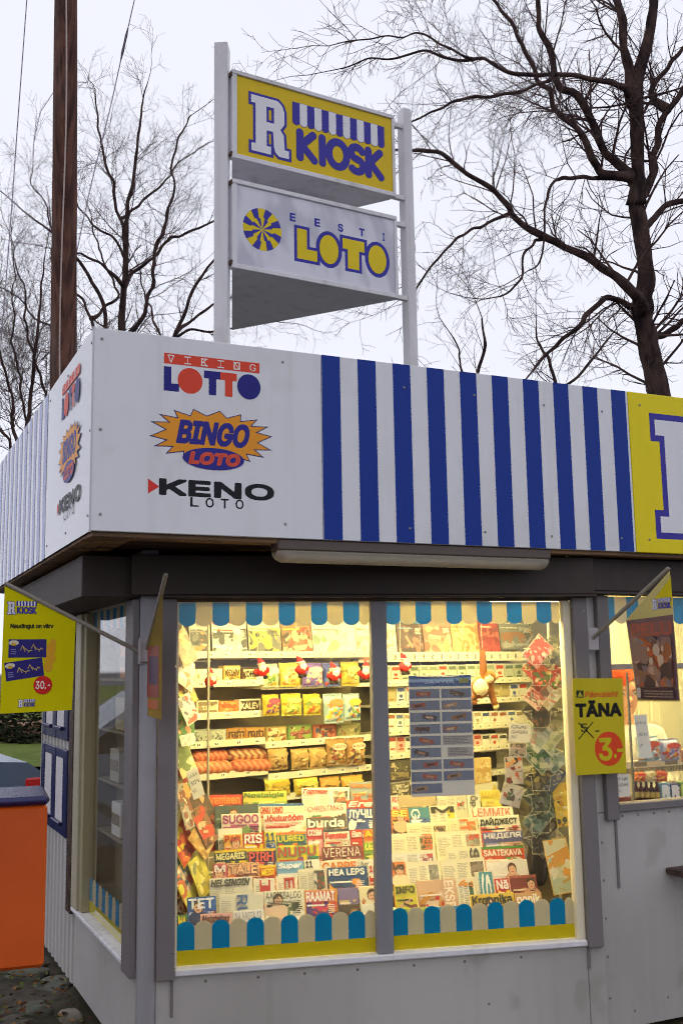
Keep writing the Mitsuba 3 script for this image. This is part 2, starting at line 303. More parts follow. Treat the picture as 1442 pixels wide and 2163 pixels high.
tree('large dark bare tree with thick forking trunk behind the yellow fascia panel', [
    [(6.7937, 4.5841, 1.1327, 0.1905), (6.5947, 4.2866, 3.4882, 0.1905), (6.4809, 4.2145, 4.2429, 0.1714), (6.3372, 4.1873, 4.81, 0.1571), (6.2889, 4.1473, 5.1872, 0.1524), (6.2882, 4.0854, 5.5635, 0.1286), (6.1877, 4.0383, 6.1298, 0.1238), (6.1326, 3.978, 6.6482, 0.1047), (6.0904, 3.8963, 7.2605, 0.1047), (6.2189, 3.7281, 7.9166, 0.0809), (6.2436, 3.6077, 8.5747, 0.0571), (6.2333, 3.4723, 9.4216, 0.0238)],
    [(6.1068, 3.9004, 7.1896, 0.0952), (5.9967, 3.8694, 7.6855, 0.0714), (5.9179, 3.8278, 8.1573, 0.0571), (5.8238, 3.77, 8.7705, 0.0381), (5.7491, 3.6955, 9.4304, 0.019)],
    [(6.1854, 4.0315, 6.1769, 0.1), (6.0206, 4.0608, 6.4621, 0.0762), (5.7939, 4.099, 6.866, 0.0619), (5.5282, 4.1398, 7.3648, 0.0524), (5.3522, 4.1508, 7.7913, 0.0476), (5.2068, 4.1633, 8.1232, 0.0381), (5.0807, 4.1591, 8.5018, 0.0286), (4.9717, 4.1315, 8.9742, 0.0143)],
    [(5.9387, 3.9065, 6.2763, 0.0654), (5.6688, 3.9775, 6.6042, 0.0514), (5.3565, 4.0679, 6.9329, 0.042), (5.1311, 4.1259, 7.2139, 0.0374), (4.9778, 4.1355, 7.5858, 0.0327), (4.8457, 4.1505, 7.8651, 0.028), (4.6628, 4.189, 8.1453, 0.0187), (4.5224, 4.2079, 8.4247, 0.0093)],
    [(6.039, 3.8437, 5.0276, 0.087), (5.8109, 3.9077, 5.2806, 0.0687), (5.5516, 3.9935, 5.4889, 0.0595), (5.1697, 4.1432, 5.6542, 0.0504), (4.8251, 4.2608, 5.9094, 0.0458), (4.4783, 4.3719, 6.2098, 0.0366), (4.1796, 4.4834, 6.3736, 0.0321), (3.9662, 4.5629, 6.4906, 0.0275), (3.7572, 4.6555, 6.517, 0.0137)],
    [(6.1068, 3.9004, 7.1896, 0.0524), (5.8711, 3.8796, 7.3025, 0.0424), (5.5087, 3.827, 7.2885, 0.037), (5.116, 3.7949, 7.2357, 0.0317), (4.6889, 3.8839, 7.2215, 0.0269), (4.3182, 4.0415, 7.3081, 0.0224), (3.9097, 4.2268, 7.3333, 0.018), (3.5045, 4.4222, 7.2875, 0.0135), (3.2234, 4.5665, 7.2039, 0.009)],
    [(4.9994, 3.6462, 7.1142, 0.0267), (4.7211, 3.7889, 7.0315, 0.0222), (4.4403, 3.9241, 7.0015, 0.0222), (4.1231, 4.0899, 6.8887, 0.0178), (3.8077, 4.2607, 6.7408, 0.0133), (3.5718, 4.3911, 6.6134, 0.0089)],
    [(6.3921, 4.1444, 6.2627, 0.0631), (6.4926, 4.0188, 6.7402, 0.0534), (6.6041, 3.896, 7.1695, 0.0485), (6.74, 3.7699, 7.5505, 0.0388), (6.9153, 3.6098, 8.0267, 0.0243)],
    [(6.4302, 4.1612, 7.4014, 0.0544), (6.5655, 4.0544, 7.6675, 0.0395), (6.7581, 3.9334, 7.8593, 0.0346), (6.9732, 3.8019, 8.0507, 0.0247)],
    [(6.4883, 4.2602, 5.967, 0.0539), (6.6335, 4.1572, 6.1821, 0.0441), (6.8536, 4.0478, 6.2265, 0.0392), (7.1614, 3.894, 6.2934, 0.0245)],
    [(6.2629, 4.1593, 5.1876, 0.0571), (5.8543, 4.183, 5.1791, 0.0422), (5.5173, 4.2162, 4.9123, 0.037), (5.3624, 4.333, 4.641, 0.0278), (5.1655, 4.4691, 4.3704, 0.0185)],
    [(5.9386, 4.1141, 6.3695, 0.0333), (5.4528, 4.0229, 6.2615, 0.0278), (5.17, 3.9569, 6.1058, 0.0227), (5.0572, 4.0459, 5.8839, 0.0181), (4.9898, 4.1288, 5.5715, 0.0136), (4.877, 4.2179, 5.3496, 0.0091)],
    [(4.8043, 4.2704, 5.9098, 0.0229), (4.4589, 4.2842, 5.7837, 0.0203), (4.1872, 4.2819, 5.5485, 0.0178), (4.0767, 4.3692, 5.331, 0.0156), (3.9299, 4.4877, 5.0264, 0.0133), (3.8618, 4.5626, 4.7642, 0.0089)],
    [(5.1281, 4.1624, 5.655, 0.0229), (4.9941, 4.1417, 5.4818, 0.0181), (4.7844, 4.1702, 5.2241, 0.0157), (4.589, 4.2895, 5.0502, 0.0135)],
    [(6.6963, 4.4467, 4.9306, 0.0544), (6.889, 4.3256, 5.1225, 0.0445), (7.104, 4.1942, 5.3138, 0.0346)],
    [(4.2157, 3.8837, 7.2015, 0.0176), (3.9719, 3.9817, 7.2929, 0.0154), (3.726, 4.0734, 7.4277, 0.0132), (3.4873, 4.187, 7.4103, 0.0088), (3.089, 4.3741, 7.3959, 0.0066)],
    ], 11, 7.5, 5.2, 1.0, 3, (.1, -.1), dens_k=1.3, thick=.66)
tree('slender bare tree with upright forks between pole and roof sign', [
    [(2.9903, 12.3179, 2.1043, 0.1596), (2.836, 11.8552, 5.3326, 0.1379), (2.764, 11.6393, 6.8391, 0.1161), (2.7326, 11.4996, 7.7715, 0.0943), (2.7412, 11.3889, 8.4164, 0.0726), (2.7567, 11.2987, 8.9179, 0.058), (2.8147, 11.1534, 9.6336, 0.0435), (2.8531, 11.0408, 10.2063, 0.029), (2.9151, 10.9529, 10.5635, 0.0145)],
    [(2.732, 11.4524, 8.0582, 0.0653), (2.586, 11.4248, 8.6343, 0.0508), (2.4036, 11.4021, 9.2827, 0.0399), (2.2773, 11.3654, 9.8584, 0.029), (2.184, 11.3135, 10.4335, 0.0181)],
    [(2.8333, 11.0775, 6.6721, 0.0633), (3.0044, 10.8838, 7.3634, 0.0562), (3.0827, 10.7213, 8.1258, 0.0492), (3.1899, 10.557, 8.8182, 0.0351), (3.2782, 10.4243, 9.372, 0.0281), (3.4178, 10.2911, 9.7861, 0.0176)],
    [(2.815, 11.8371, 7.5218, 0.0665), (3.163, 11.5801, 8.0996, 0.0517), (3.5482, 11.3422, 8.4577, 0.0407), (4.0111, 11.1047, 8.5953, 0.0296), (4.3362, 10.9187, 8.8084, 0.0185)],
    [(2.8262, 11.8837, 8.5559, 0.0449), (3.036, 11.7136, 8.9956, 0.0374), (3.3616, 11.5147, 9.2853, 0.0299), (3.6836, 11.3052, 9.649, 0.0224), (3.9412, 11.1375, 9.94, 0.015)],
    [(2.6681, 11.2608, 7.3744, 0.057), (2.3508, 11.3605, 7.6615, 0.0427), (2.0854, 11.4594, 7.807, 0.0356), (1.7231, 11.6031, 7.9543, 0.0214)],
    [(2.6694, 11.2952, 7.8363, 0.043), (2.4118, 11.3554, 8.1949, 0.0358), (2.1739, 11.4299, 8.4115, 0.0287), (1.9001, 11.5092, 8.6996, 0.0179)],
    ], 5, 6.5, 5.5, 1.2, 3, (.3, .5), 'bare trees left of the roof sign', thick=.47, dens_k=1.25)
tree('low spreading bare tree peeping under the roof sign', [
    [(4.2208, 15.0772, 2.1892, 0.1206), (4.1157, 14.4917, 6.0213, 0.1034), (4.2071, 14.2243, 7.3815, 0.0862), (4.4092, 14.0185, 8.0588, 0.0689), (4.6896, 13.7766, 8.7346, 0.0517), (4.9781, 13.5592, 9.24, 0.0345)],
    [(4.3877, 14.4029, 7.8168, 0.0613), (4.8042, 14.1395, 8.2415, 0.0481), (5.2686, 13.8825, 8.4924, 0.035), (5.8125, 13.589, 8.7419, 0.0263)],
    [(4.238, 14.1819, 7.5512, 0.0603), (4.6602, 13.9592, 7.7137, 0.0474), (5.282, 13.6586, 7.7875, 0.0345), (5.9821, 13.3219, 7.8599, 0.0215)],
    [(4.2819, 14.8083, 7.0105, 0.0619), (4.0795, 14.757, 7.8878, 0.0486), (3.8052, 14.7678, 8.5916, 0.0354), (3.6998, 14.7296, 9.1177, 0.0265)],
    ], 8, 6, 4.2, 1.3, 3, (.3, .4), 'bare trees left of the roof sign', thick=.47, dens_k=1.25)
tree('bare tree crossing behind the wooden pole with reddish twigs', [
    [(2.9964, 14.5326, 2.1758, 0.1306), (2.8598, 13.995, 5.8069, 0.1061), (2.9232, 13.6723, 7.5797, 0.0735), (2.629, 13.6877, 8.3108, 0.0653), (2.3094, 13.7549, 8.8004, 0.049), (1.9195, 13.8678, 9.2107, 0.0408), (1.5335, 13.9923, 9.5403, 0.0245), (1.1474, 14.1168, 9.8699, 0.0163)],
    [(2.8429, 13.816, 6.9361, 0.0653), (2.5781, 13.7912, 7.8279, 0.049), (2.1766, 13.8695, 8.4803, 0.0408), (1.7404, 13.8436, 9.8591, 0.0245), (1.6061, 13.8254, 10.3453, 0.0163)],
    [(2.9326, 14.1052, 7.6315, 0.0584), (3.1702, 13.9002, 8.2041, 0.0417), (2.7519, 13.9565, 9.036, 0.0334), (2.6446, 13.8969, 9.6974, 0.0167)],
    [(2.8405, 13.9372, 6.2104, 0.0571), (2.1603, 14.0771, 7.2711, 0.0408), (1.6847, 14.1895, 7.9248, 0.0326), (1.2246, 14.3481, 8.2558, 0.0204)],
    ], 21, 6, 4.4, 1.4, 3, (.3, .4), 'bare trees left of the roof sign', thick=.47, dens_k=1.25)
tree('dense many stemmed bare shrub tree at the picture edge beside the striped fascia', [
    [(1.5259, 11.9395, 1.7593, 0.0952), (1.3664, 11.5682, 4.4501, 0.0816), (1.3522, 11.419, 5.3911, 0.0612), (1.4063, 11.2607, 6.1964, 0.0476), (1.4359, 11.1358, 6.8679, 0.034), (1.4655, 11.011, 7.5393, 0.0204)],
    [(1.3599, 11.5489, 4.5846, 0.0544), (1.1669, 11.5044, 5.3945, 0.0476), (1.0112, 11.4649, 6.0693, 0.034), (0.8491, 11.4062, 6.8786, 0.0204)],
    [(1.3903, 11.6948, 4.9648, 0.0551), (1.5548, 11.4951, 5.7108, 0.0414), (1.3247, 11.4546, 6.6002, 0.0345), (1.1571, 11.3853, 7.4885, 0.0207)],
    [(1.3079, 11.3786, 4.4126, 0.047), (0.9778, 11.4429, 4.949, 0.0403), (0.7023, 11.4601, 5.6171, 0.0336), (0.5423, 11.4022, 6.4156, 0.0201)],
    [(1.4282, 11.9271, 4.8019, 0.0419), (1.2613, 11.8214, 5.9088, 0.0349), (1.0948, 11.7611, 6.7397, 0.0279), (1.0988, 11.5538, 7.9814, 0.014)],
    ], 31, 6.5, 9, 1.25, 3, (.4, .4), 'bare trees left of the roof sign', thick=.47, dens_k=1.25)
tree('thin young bare trees tips rising behind the striped front fascia', [
    [(6.8519, 8.3731, 1.6488, 0.0635), (6.6881, 7.9815, 4.4741, 0.0508), (6.6232, 7.8868, 5.2279, 0.0317), (6.7115, 7.7528, 5.7907, 0.0254), (6.682, 7.7041, 6.1675, 0.0127)],
    [(6.6523, 7.8942, 5.1019, 0.0254), (6.4929, 7.895, 5.5438, 0.019), (6.4143, 7.8586, 5.9843, 0.0127)],
    [(8.2262, 8.1886, 2.28, 0.0592), (8.0422, 7.8434, 4.8817, 0.046), (7.9545, 7.787, 5.4679, 0.0329), (7.7568, 7.8137, 5.8612, 0.0263), (7.559, 7.8403, 6.2546, 0.0132)],
    [(7.9906, 7.7919, 5.3373, 0.0263), (8.2407, 7.6122, 5.7225, 0.023), (8.4608, 7.4462, 6.1082, 0.0132)],
    ], 41, 6, 4.5, 1.0, 3, (.2, .2))
# dark bush on the verge
k = thing('dark_bush', 'dark evergreen bush on the grass verge left of the blue boards', 'bush'); b = B(); g = np.random.RandomState(9)
bc = np.array((3.1244, 21.4374, 0.5065))
for i in range(2600):
    a = g.normal(0, 1, 3); a /= np.linalg.norm(a); rr = g.uniform(.3, 1)**.5
    p = bc+a*rr*np.array([1.1, 1.0, .75])*(.75+.5*meshkit.noise(a*2.5+7)); s = g.uniform(.04, .09)
    b.add([(-s, 0, 0), (0, -s*.5, 0), (s, 0, 0), (0, s*.5, 0)], [(0, 1, 2), (0, 2, 3)], ['26301a', '1e2716', '39402a', '2f2a1c'][i % 4], frame(p, g.uniform(0, 6.3), g.uniform(-1.5, 1.5)))
b.put(k+'__foliage', 'matte_vc'); tag(k+'__foliage', kind='stuff')
B().add(*tube([bc-[0, 0, 1.6], bc-[0, 0, .5]], [.06, .04], 6)).put(k+'__stem', 'bark', smooth=True)

# ---------------------------------------------------------------- utility pole with wires
k = thing('utility_pole', 'weathered brown wooden utility pole with a pale cable down its face', 'pole')
pb, ptp = np.array((0.7763, 5.1965, 4.1925)), np.array((0.6444, 4.7369, 7.3397)); dirp = (ptp-pb)/(ptp[2]-pb[2])
zz = np.linspace(-.3, 9.5, 60); P3 = pb+dirp*(zz-pb[2])[:, None]
B().add(*tube(P3, np.interp(zz, [0, 9.5], [.135, .085])*(1+.03*(meshkit.noise(P3*3)-.5)), 24)).put(k+'__shaft', 'pole_wood', smooth=True)
cz = np.linspace(1.0, 9.3, 70); C3 = pb+dirp*(cz-pb[2])[:, None]
tc = np.array(CAM)-pb; tc[2] = 0; tc /= np.linalg.norm(tc); sd = np.array([-tc[1], tc[0], 0])
off = np.interp(cz, [1, 4.4, 5.2, 6.2, 9.3], [.045, .05, .03, .0, -.01])+.018*np.sin(cz*1.7)
C3 += tc*(np.interp(cz, [0, 9.5], [.135, .085])+.004)[:, None]+sd*off[:, None]*-.5
B().add(*tube(C3, .007, 6), col='b9a79f').put(k+'__cable', 'paint_vc', smooth=True)
B().add(*tube([(0.5819, 4.8958, 6.5546), (0.4933, 4.9633, 6.395), (0.452, 5.019, 6.174), (0.4515, 5.0559, 5.9522)], .0035, 5), col='c9bfc4').put(k+'__loose_wire', 'paint_vc', smooth=True)
for pts, l in (([(0.6986, 7.7201, 9.3678), (0.6692, 7.9738, 7.9169), (0.6446, 8.2076, 6.5734), (0.6122, 8.4182, 5.3913)], 'thin overhead wire at the outer side of the wooden pole'),
        ([(1.8352, 7.1964, 9.3471), (1.7363, 7.3443, 8.7307), (1.6227, 7.5167, 8.007), (1.4589, 7.7434, 7.0961), (1.3101, 7.981, 6.0775)], 'overhead wire with a splice running down behind the wooden pole')):
    k = thing('overhead_wire', l, 'wire'); q = polyline_smooth(pts, 30)
    B().add(*tube(q, .0065, 5), col='8d8392').put(k+'__strand', 'paint_vc', smooth=True)
    if 'splice' in l: B().add(*tube(q[5:10], [.008, .016, .014, .017, .008], 6), col='5a5058').put(k+'__splice', 'paint_vc', smooth=True)

# ---------------------------------------------------------------- kiosk shell
KY, KX, YB = -0.23053, 0.3314, 3.05
W1O = (0.4785, 0.55, 0.0)
W1 = frame(W1O, KY); FF = frame((0, 0, 0), 0.); LF = frame((0, 0, 0), -math.pi/2); LW = frame((KX, 0, 0), -math.pi/2); W2 = frame((0, .16, 0), 0.)
K = thing('kiosk', 'white street kiosk with blue striped fascia and lit display windows', 'kiosk')
XR = 5.6
def part(name, bl, bsdf, label=None, smooth=False, parent=None, kind=None):
    par = parent or K; key = par+'__'+num_in(par, name); bl.put(key, bsdf, smooth)
    if label: tag(key, label)
    if kind: tag(key, kind=kind)
    return key
ZF0, ZF1 = 2.1, 2.85
def screws(b, M, pts, w=.0015):
    for (x, z) in pts:
        c = trimesh.creation.cylinder(radius=.006, height=.003, sections=10); v = c.vertices.copy(); v[v[:, 2] > 0, :2] *= .6
        b.add(v+[x, z, w+.0015], c.faces, '8f8e90', M)
# front fascia: logo panel, striped panel, yellow panel
fp = part('logo_panel', B().box(.0, .9035, ZF0, ZF1, -.02, 0, M=FF, bev=.002), 'panel_white', 'white panel with three lottery logos')
sp = part('striped_panel', B().box(.9065, 2.452, ZF0, ZF1, -.02, -.0005, M=FF, bev=.002), 'panel_white', 'white panel with nine vertical blue stripes')
for i in range(10):
    x = .906+.1612*i
    part('stripe', B().box(x+(.001 if i == 0 else 0), x+.0815, ZF0+.001, ZF1-.001, -.0004, .0012, '0f338c', FF), 'vinyl_vc', parent=sp)
yp = part('yellow_panel', B().box(2.455, 4.4, ZF0, ZF1, -.02, 0, 'e2cf17', M=FF, bev=.002), 'vinyl_vc', 'yellow panel with a large white letter edged in blue')
ep = part('end_panel', B().box(4.403, XR, ZF0, ZF1, -.02, 0, M=FF, bev=.002), 'panel_white')
for i in range(7):
    x = 4.44+.1612*i; part('stripe', B().box(x, x+.08, ZF0+.001, ZF1-.001, 0, .0016, '0f338c', FF), 'vinyl_vc', parent=ep)
b = B(); screws(b, FF, [(.03, 2.81), (.03, 2.47), (.035, 2.16), (.74, 2.8), (.745, 2.155), (1.28, 2.75), (1.29, 2.16), (1.98, 2.74), (1.99, 2.155), (1.62, 2.75), (1.65, 2.16), (2.3, 2.74), (2.37, 2.16), (2.52, 2.79), (2.53, 2.16)], .0008)
screws(b, LF, [(-.03, 2.8), (-.03, 2.47), (-.045, 2.16), (-.5, 2.8), (-.48, 2.15), (-.93, 2.8), (-.93, 2.15), (-1.6, 2.8), (-1.6, 2.15)], .0008)
part('panel_screw', b, 'steel', kind='stuff')
# left fascia
def sidefn(u, v): return .006*np.sin(u*3.1+v*1.3)+.004*np.sin(u*9+1.1)
def wavy(x0, x1, z0, z1, M, n=60, m=14):
    U, V_ = np.meshgrid(np.linspace(x0, x1, n), np.linspace(z0, z1, m)); Wd = .007*(meshkit.fbm(np.stack([U*2.6, V_*1.6, U*0+4], -1), 2)-.5)
    kk = np.arange(n*m).reshape(m, n); F = np.stack([kk[:-1, :-1], kk[:-1, 1:], kk[1:, 1:], kk[1:, :-1]], -1).reshape(-1, 4)
    return np.stack([U.ravel(), V_.ravel(), Wd.ravel()], 1), F
scene['side_sheet'] = pr(VC, .2, specular=.6)
part('side_logo_panel', B().add(*wavy(-.976, 0, ZF0, ZF1, LF), 'b9b9c0', LF), 'side_sheet', 'rippled white side panel with lottery logos', True)  # same white as the front, darkened in colour for the shaded side
ssp = part('side_striped_panel', B().add(*wavy(-YB-.05, -.98, ZF0, ZF1, LF, 110), 'b9b9c0', LF), 'side_sheet', 'rippled side panel with narrow vertical blue stripes', True)  # side shade mixed into the white base colour here too
for i in range(13):
    x = -.985-.1612*i-.0815
    v, f = wavy(x, x+.0815, ZF0+.001, ZF1-.001, LF, 8); v[:, 2] += .0015
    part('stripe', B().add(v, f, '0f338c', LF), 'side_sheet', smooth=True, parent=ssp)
part('corner_trim', B().box(-.004, .002, 2.095, 2.853, -.006, .002, 'bdbdc2', FF), 'paint_vc')
part('roof_deck', B().box(.02, XR, .025, YB, 2.76, 2.79), 'roof_felt')
part('eave_soffit', B().box(.012, XR, .022, YB, 2.11, 2.125), 'brown_wood')
for i, (a, b2, c, d2) in enumerate([(.012, XR, .022, .062), (.012, XR, .075, .13), (.012, .055, .135, YB), (.065, .12, .135, YB), (.13, .2, .135, YB)]):
    part('soffit_board', B().box(a, b2, c, d2, 2.082+.004*i, 2.108, bev=.003), 'soffit_wood')
# logos shared by the two fascia faces
def lottery_logo(M, cx, z0, parent, w0=0.):
    L = 'vinyl_vc'; M = M@np.array([[.95, 0, 0, cx*.05], [0, 1, 0, 0], [0, 0, 1, 0], [0, 0, 0, 1.]])
    b = B(); bl, rd = '22237a', 'd6452f'
    x0, x1 = cx-.2, cx+.2
    b.poly(sB(x0, 2.743, x1, 2.784), w0+.0006, rd, M)
    for i, ch in enumerate('VIKING'):
        xx = x0+.028+i*.0685; wdt = .008 if ch == 'I' else .026
        g = text(ch, xx-wdt/2, xx+wdt/2, 2.749, 2.777, False); b.poly(g, w0+.0014, 'e8e4e0', M)
        if ch in 'VIKN':
            b.poly(unary_union([sB(xx-.014, 2.774, xx+.014, 2.778)] if ch == 'V' else [sB(xx-.014, 2.774, xx+.014, 2.778), sB(xx-.014, 2.748, xx+.014, 2.752)]), w0+.0017, 'e8e4e0', M)
    z, h = 2.638, .094
    b.poly(unary_union([sB(x0, z, x0+.03, z+h), sB(x0, z, x0+.062, z+.03)]), w0+.0006, bl, M)
    b.poly(ell(x0+.107, z+.047, .051, .05, 24), w0+.0006, rd, M)
    for q, cc in ((.164, bl), (.232, rd)):
        b.poly(unary_union([sB(x0+q, z+h-.03, x0+q+.07, z+h), sB(x0+q+.02, z, x0+q+.051, z+h)]), w0+.0010 if cc == rd else w0+.0006, cc, M)
    b.poly(ell(x1-.046, z+.047, .05, .05, 24), w0+.0014, bl, M)
    part('lotto_logo', b, L, 'red and blue lotto lettering under a red band', parent=parent)
    b = B(); c = (cx, 2.478); pts = []
    n = 18
    for i in range(2*n):
        a = 2*math.pi*i/(2*n)+.09; rr = 1 if i % 2 == 0 else .76
        ca, sa = math.cos(a), math.sin(a)
        pts.append((c[0]+.245*rr*np.sign(ca)*abs(ca)**.85, c[1]+.098*rr*np.sign(sa)*abs(sa)**.75))
    st = Polygon(pts); b.poly(st.buffer(.0035, join_style=2), w0+.0006, '2a2a6a', M); b.poly(st, w0+.0012, 'e0942a', M)
    t = text('BINGO', c[0]-.145, c[0]+.152, c[1]-.034, c[1]+.052, shear=14)
    b.poly(t.buffer(.004), w0+.0018, '2c2a86', M)
    b.poly(ell(c[0]+.005, c[1]-.088, .127, .042, 24), w0+.0024, '2c2a86', M)
    t = text('LOTO', c[0]-.095, c[0]+.112, c[1]-.109, c[1]-.067, shear=10); b.poly(t.buffer(.004), w0+.003, 'd2523a', M)
    b.poly(t.buffer(-.0035), w0+.0036, 'b03a4a', M)
    part('bingo_logo', b, L, 'orange starburst with blue lettering', parent=parent)
    b = B(); c = (cx, 2.2685)
    b.poly(Polygon([(c[0]-.258, c[1]-.024), (c[0]-.214, c[1]+.004), (c[0]-.258, c[1]+.032)]), w0+.0006, 'd23a34', M)
    b.poly(text('KENO', c[0]-.212, c[0]+.258, c[1]-.030+.006, c[1]+.034).buffer(.003), w0+.0006, '15151c', M)
    for i, ch in enumerate('LOTO'): b.poly(text(ch, c[0]-.09+i*.062, c[0]-.056+i*.062, c[1]-.064-.0, c[1]-.028), w0+.0006, '15151c', M)
    part('keno_logo', b, L, 'black keno lettering with a red triangle', parent=parent)
lottery_logo(FF, .452, 0, fp)
lottery_logo(LF, -.43, 0, K+'__side_logo_panel', .0028)

# brand board drawing: letter R with blue edge, small awning, KIOSK
def stroke(lines, r): return unary_union([LineString(l).buffer(r) for l in lines])
def arc(cx, cy, rx, ry, a0, a1, n=14): return [(cx+rx*math.cos(math.radians(a0+(a1-a0)*i/n)), cy+ry*math.sin(math.radians(a0+(a1-a0)*i/n))) for i in range(n+1)]
def slab_R():
    g = unary_union([sB(0, .86, .5, 1), sB(.12, 0, .42, 1), sB(0, 0, .54, .14), sB(.12, .86, .72, 1),
        Polygon([(.3, 1), (.74, 1), (.86, .93), (.92, .82), (.92, .6), (.84, .52), (.8, .49), (.9, .4), (.92, .14), (1.04, .14), (1.04, 0), (.76, 0), (.66, .06), (.62, .16), (.6, .42), (.3, .42)])])
    return g.difference(sB(.42, .57, .63, .85)).difference(sB(.42, .0, .6, .42).intersection(sB(.42, .14, .6, .42)))
def kiosk_word(x0, x1, z0, z1, r):
    h = z1-z0-2*r; w = (x1-x0); zb = z0+r; parts_ = []
    def X(t): return x0+t*w
    L = [[[(X(.04), zb), (X(.04), zb+h)], [(X(.19), zb+h), (X(.06), zb+h*.52), (X(.2), zb)]], [[(X(.295), zb), (X(.295), zb+h)]],
        [arc(X(.475), zb+h/2, w*.105, h/2, 0, 360, 30)],
        [[(X(.765), zb+h*.86)]+arc(X(.7), zb+h*.76, w*.068, h*.24, 40, 270)+arc(X(.7), zb+h*.25, w*.075, h*.25, 90, -140)],
        [[(X(.84), zb), (X(.84), zb+h)], [(X(.98), zb+h), (X(.86), zb+h*.52), (X(.99), zb)]]]
    return unary_union([stroke(l, r) for l in L])
def brand(b, M, x0, x1, z0, z1, w0=0., small=False):   # board rectangle
    W_, H_ = x1-x0, z1-z0; bl = '3a3597'; X = lambda t: x0+t*W_; Z = lambda t: z0+t*H_
    g = slab_R(); g = aff.affine_transform(g, [.235*W_, 0, 0, .74*H_, X(.055), Z(.105)])
    e = .016*W_
    b.poly(g.buffer(e, join_style=2), w0+.0006, bl, M); b.poly(g, w0+.0012, 'dcdce2', M)
    n = 13; xa, xb = X(.325), X(.97); sw = (xb-xa)/n
    for i in range(n):
        q = unary_union([sB(xa+i*sw, Z(.64), xa+(i+1)*sw, Z(.9)), ell(xa+(i+.5)*sw, Z(.64), sw/2, sw*.45)])
        if i % 2: b.poly(q.buffer(.0022*W_), w0+.0006, bl, M); b.poly(q, w0+.0012, 'dcdce2', M)
        else: b.poly(q, w0+.0009, bl, M)
    b.poly(kiosk_word(X(.35), X(.945), Z(.12), Z(.56), .0245*W_), w0+.0009, bl, M)
b = B(); brand(b, FF, 2.50, 4.36, 2.12, 2.84, 0.); part('brand_lettering', b, 'vinyl_vc', 'large white letter outlined in blue', parent=yp)

# ---- wall with the big front window
part('corner_post', B().box(-.151, -.079, .03, 2.105, -.09, .004, M=W1, bev=.004), 'post_paint')
part('window_batten', B().box(-.077, -.004, .3935, 1.9, -.02, .03, M=W1, bev=.003), 'trim_paint')
lp = part('lower_panel', B().box(-.077, 1.752, .035, .404, -.03, 0, M=W1, bev=.002), 'wall_paint')
part('lower_panel', B().box(1.755, 1.835, .035, 2.1, -.03, -.001, M=W1, bev=.002), 'wall_paint')
part('lower_panel', B().box(-.0775, -.0035, .404, .95, -.04, -.022, M=W1), 'wall_paint')
part('window_batten', B().box(1.749, 1.817, .3987, 1.9, .0, .032, M=W1, bev=.003), 'trim_paint')
part('joint_strip', B().box(1.749, 1.762, .31, .397, .0, .008, M=W1), 'trim_paint')
part('joint_strip', B().box(-.02, -.008, .25, .392, .0, .006, M=W1), 'trim_paint')
part('window_sill', B().box(-.003, 1.747, .4045, .43, -.05, .022, M=W1, bev=.004), 'white_metal')
part('mullion', B().box(.826, .894, .4305, 1.888, -.05, .012, M=W1, bev=.004), 'mullion_paint')
part('window_jamb', B().box(1.712, 1.7475, .4305, 1.888, -.05, .004, 'ddd4b8', M=W1, bev=.003), 'paint_vc')
part('window_jamb', B().box(-.003, .005, .4305, 1.888, -.05, .0, 'ddd4b8', M=W1), 'paint_vc')
part('window_head', B().box(-.003, 1.7475, 1.8885, 1.906, -.05, .012, M=W1, bev=.003), 'brown_wood')
hd = part('shutter_box', B().box(-.19, 1.85, 1.912, 2.08, -.02, .055, M=W1, bev=.004), 'header_paint', 'dark shutter box under the eave')
part('guide_lip', B().box(-.08, 1.85, 1.9, 1.911, .0, .075, M=W1, bev=.003), 'header_paint')
# side shutter box along the left wall
part('shutter_box', B().box(-2.5, -.585, 1.905, 2.078, .0, .245, M=LW, bev=.004), 'header_paint', 'shutter box along the side wall')
# window stickers
def stickers(M, x0, x1, ztop, zbot, parent, w, first=0, per=.0705, hb=.1, up=True, dn=True, bandh=.058, ht=.095):
    n = int((x1-x0)/per)+1
    for i in range(n):
        a, b2 = x0+i*per, min(x0+(i+1)*per, x1)
        if b2-a < .012: continue
        c = ['0d93c4', 'd8d0ac'][(i+first) % 2]; rad = (b2-a)/2
        if up:
            g = unary_union([sB(a, ztop-ht+.02, b2, ztop), ell((a+b2)/2, ztop-ht+.02, rad, .026)])
            part('scallop', B().prism(g, w, w+.0012, c, M), 'sticker', parent=parent)
        if dn:
            g = unary_union([sB(a, zbot+bandh, b2, zbot+bandh+hb-.02), ell((a+b2)/2, zbot+bandh+hb-.02, rad, .03)])
            part('scallop', B().prism(g, w, w+.0012, c, M), 'sticker', parent=parent)
    if dn: part('yellow_band', B().box(x0, x1, zbot, zbot+bandh, w, w+.0012, 'd6c81e', M), 'sticker', parent=parent)
scene['sticker'] = {'type': 'twosided', 'bsdf': {'type': 'principled', 'base_color': VC, 'roughness': .5, 'specular': .3}}
scene['sticker'] = {'type': 'principledthin', 'base_color': VC, 'roughness': .5, 'diff_trans': .7}
for (a, b2, first) in ((.006, .825, 0), (.895, 1.711, 0)):
    wk = part('window_pane', B().box(a, b2, .4305, 1.888, -.024, -.024, M=W1), 'glass_pane') if False else None
    gb = B().add([(a, .4305, -.024), (b2, .4305, -.024), (b2, 1.888, -.024), (a, 1.888, -.024)], [(0, 1, 2, 3)], M=W1)
    wk = part('window_pane', gb, 'glass_pane')
    stickers(W1, a, b2, 1.887, .432, wk, -.03, first)
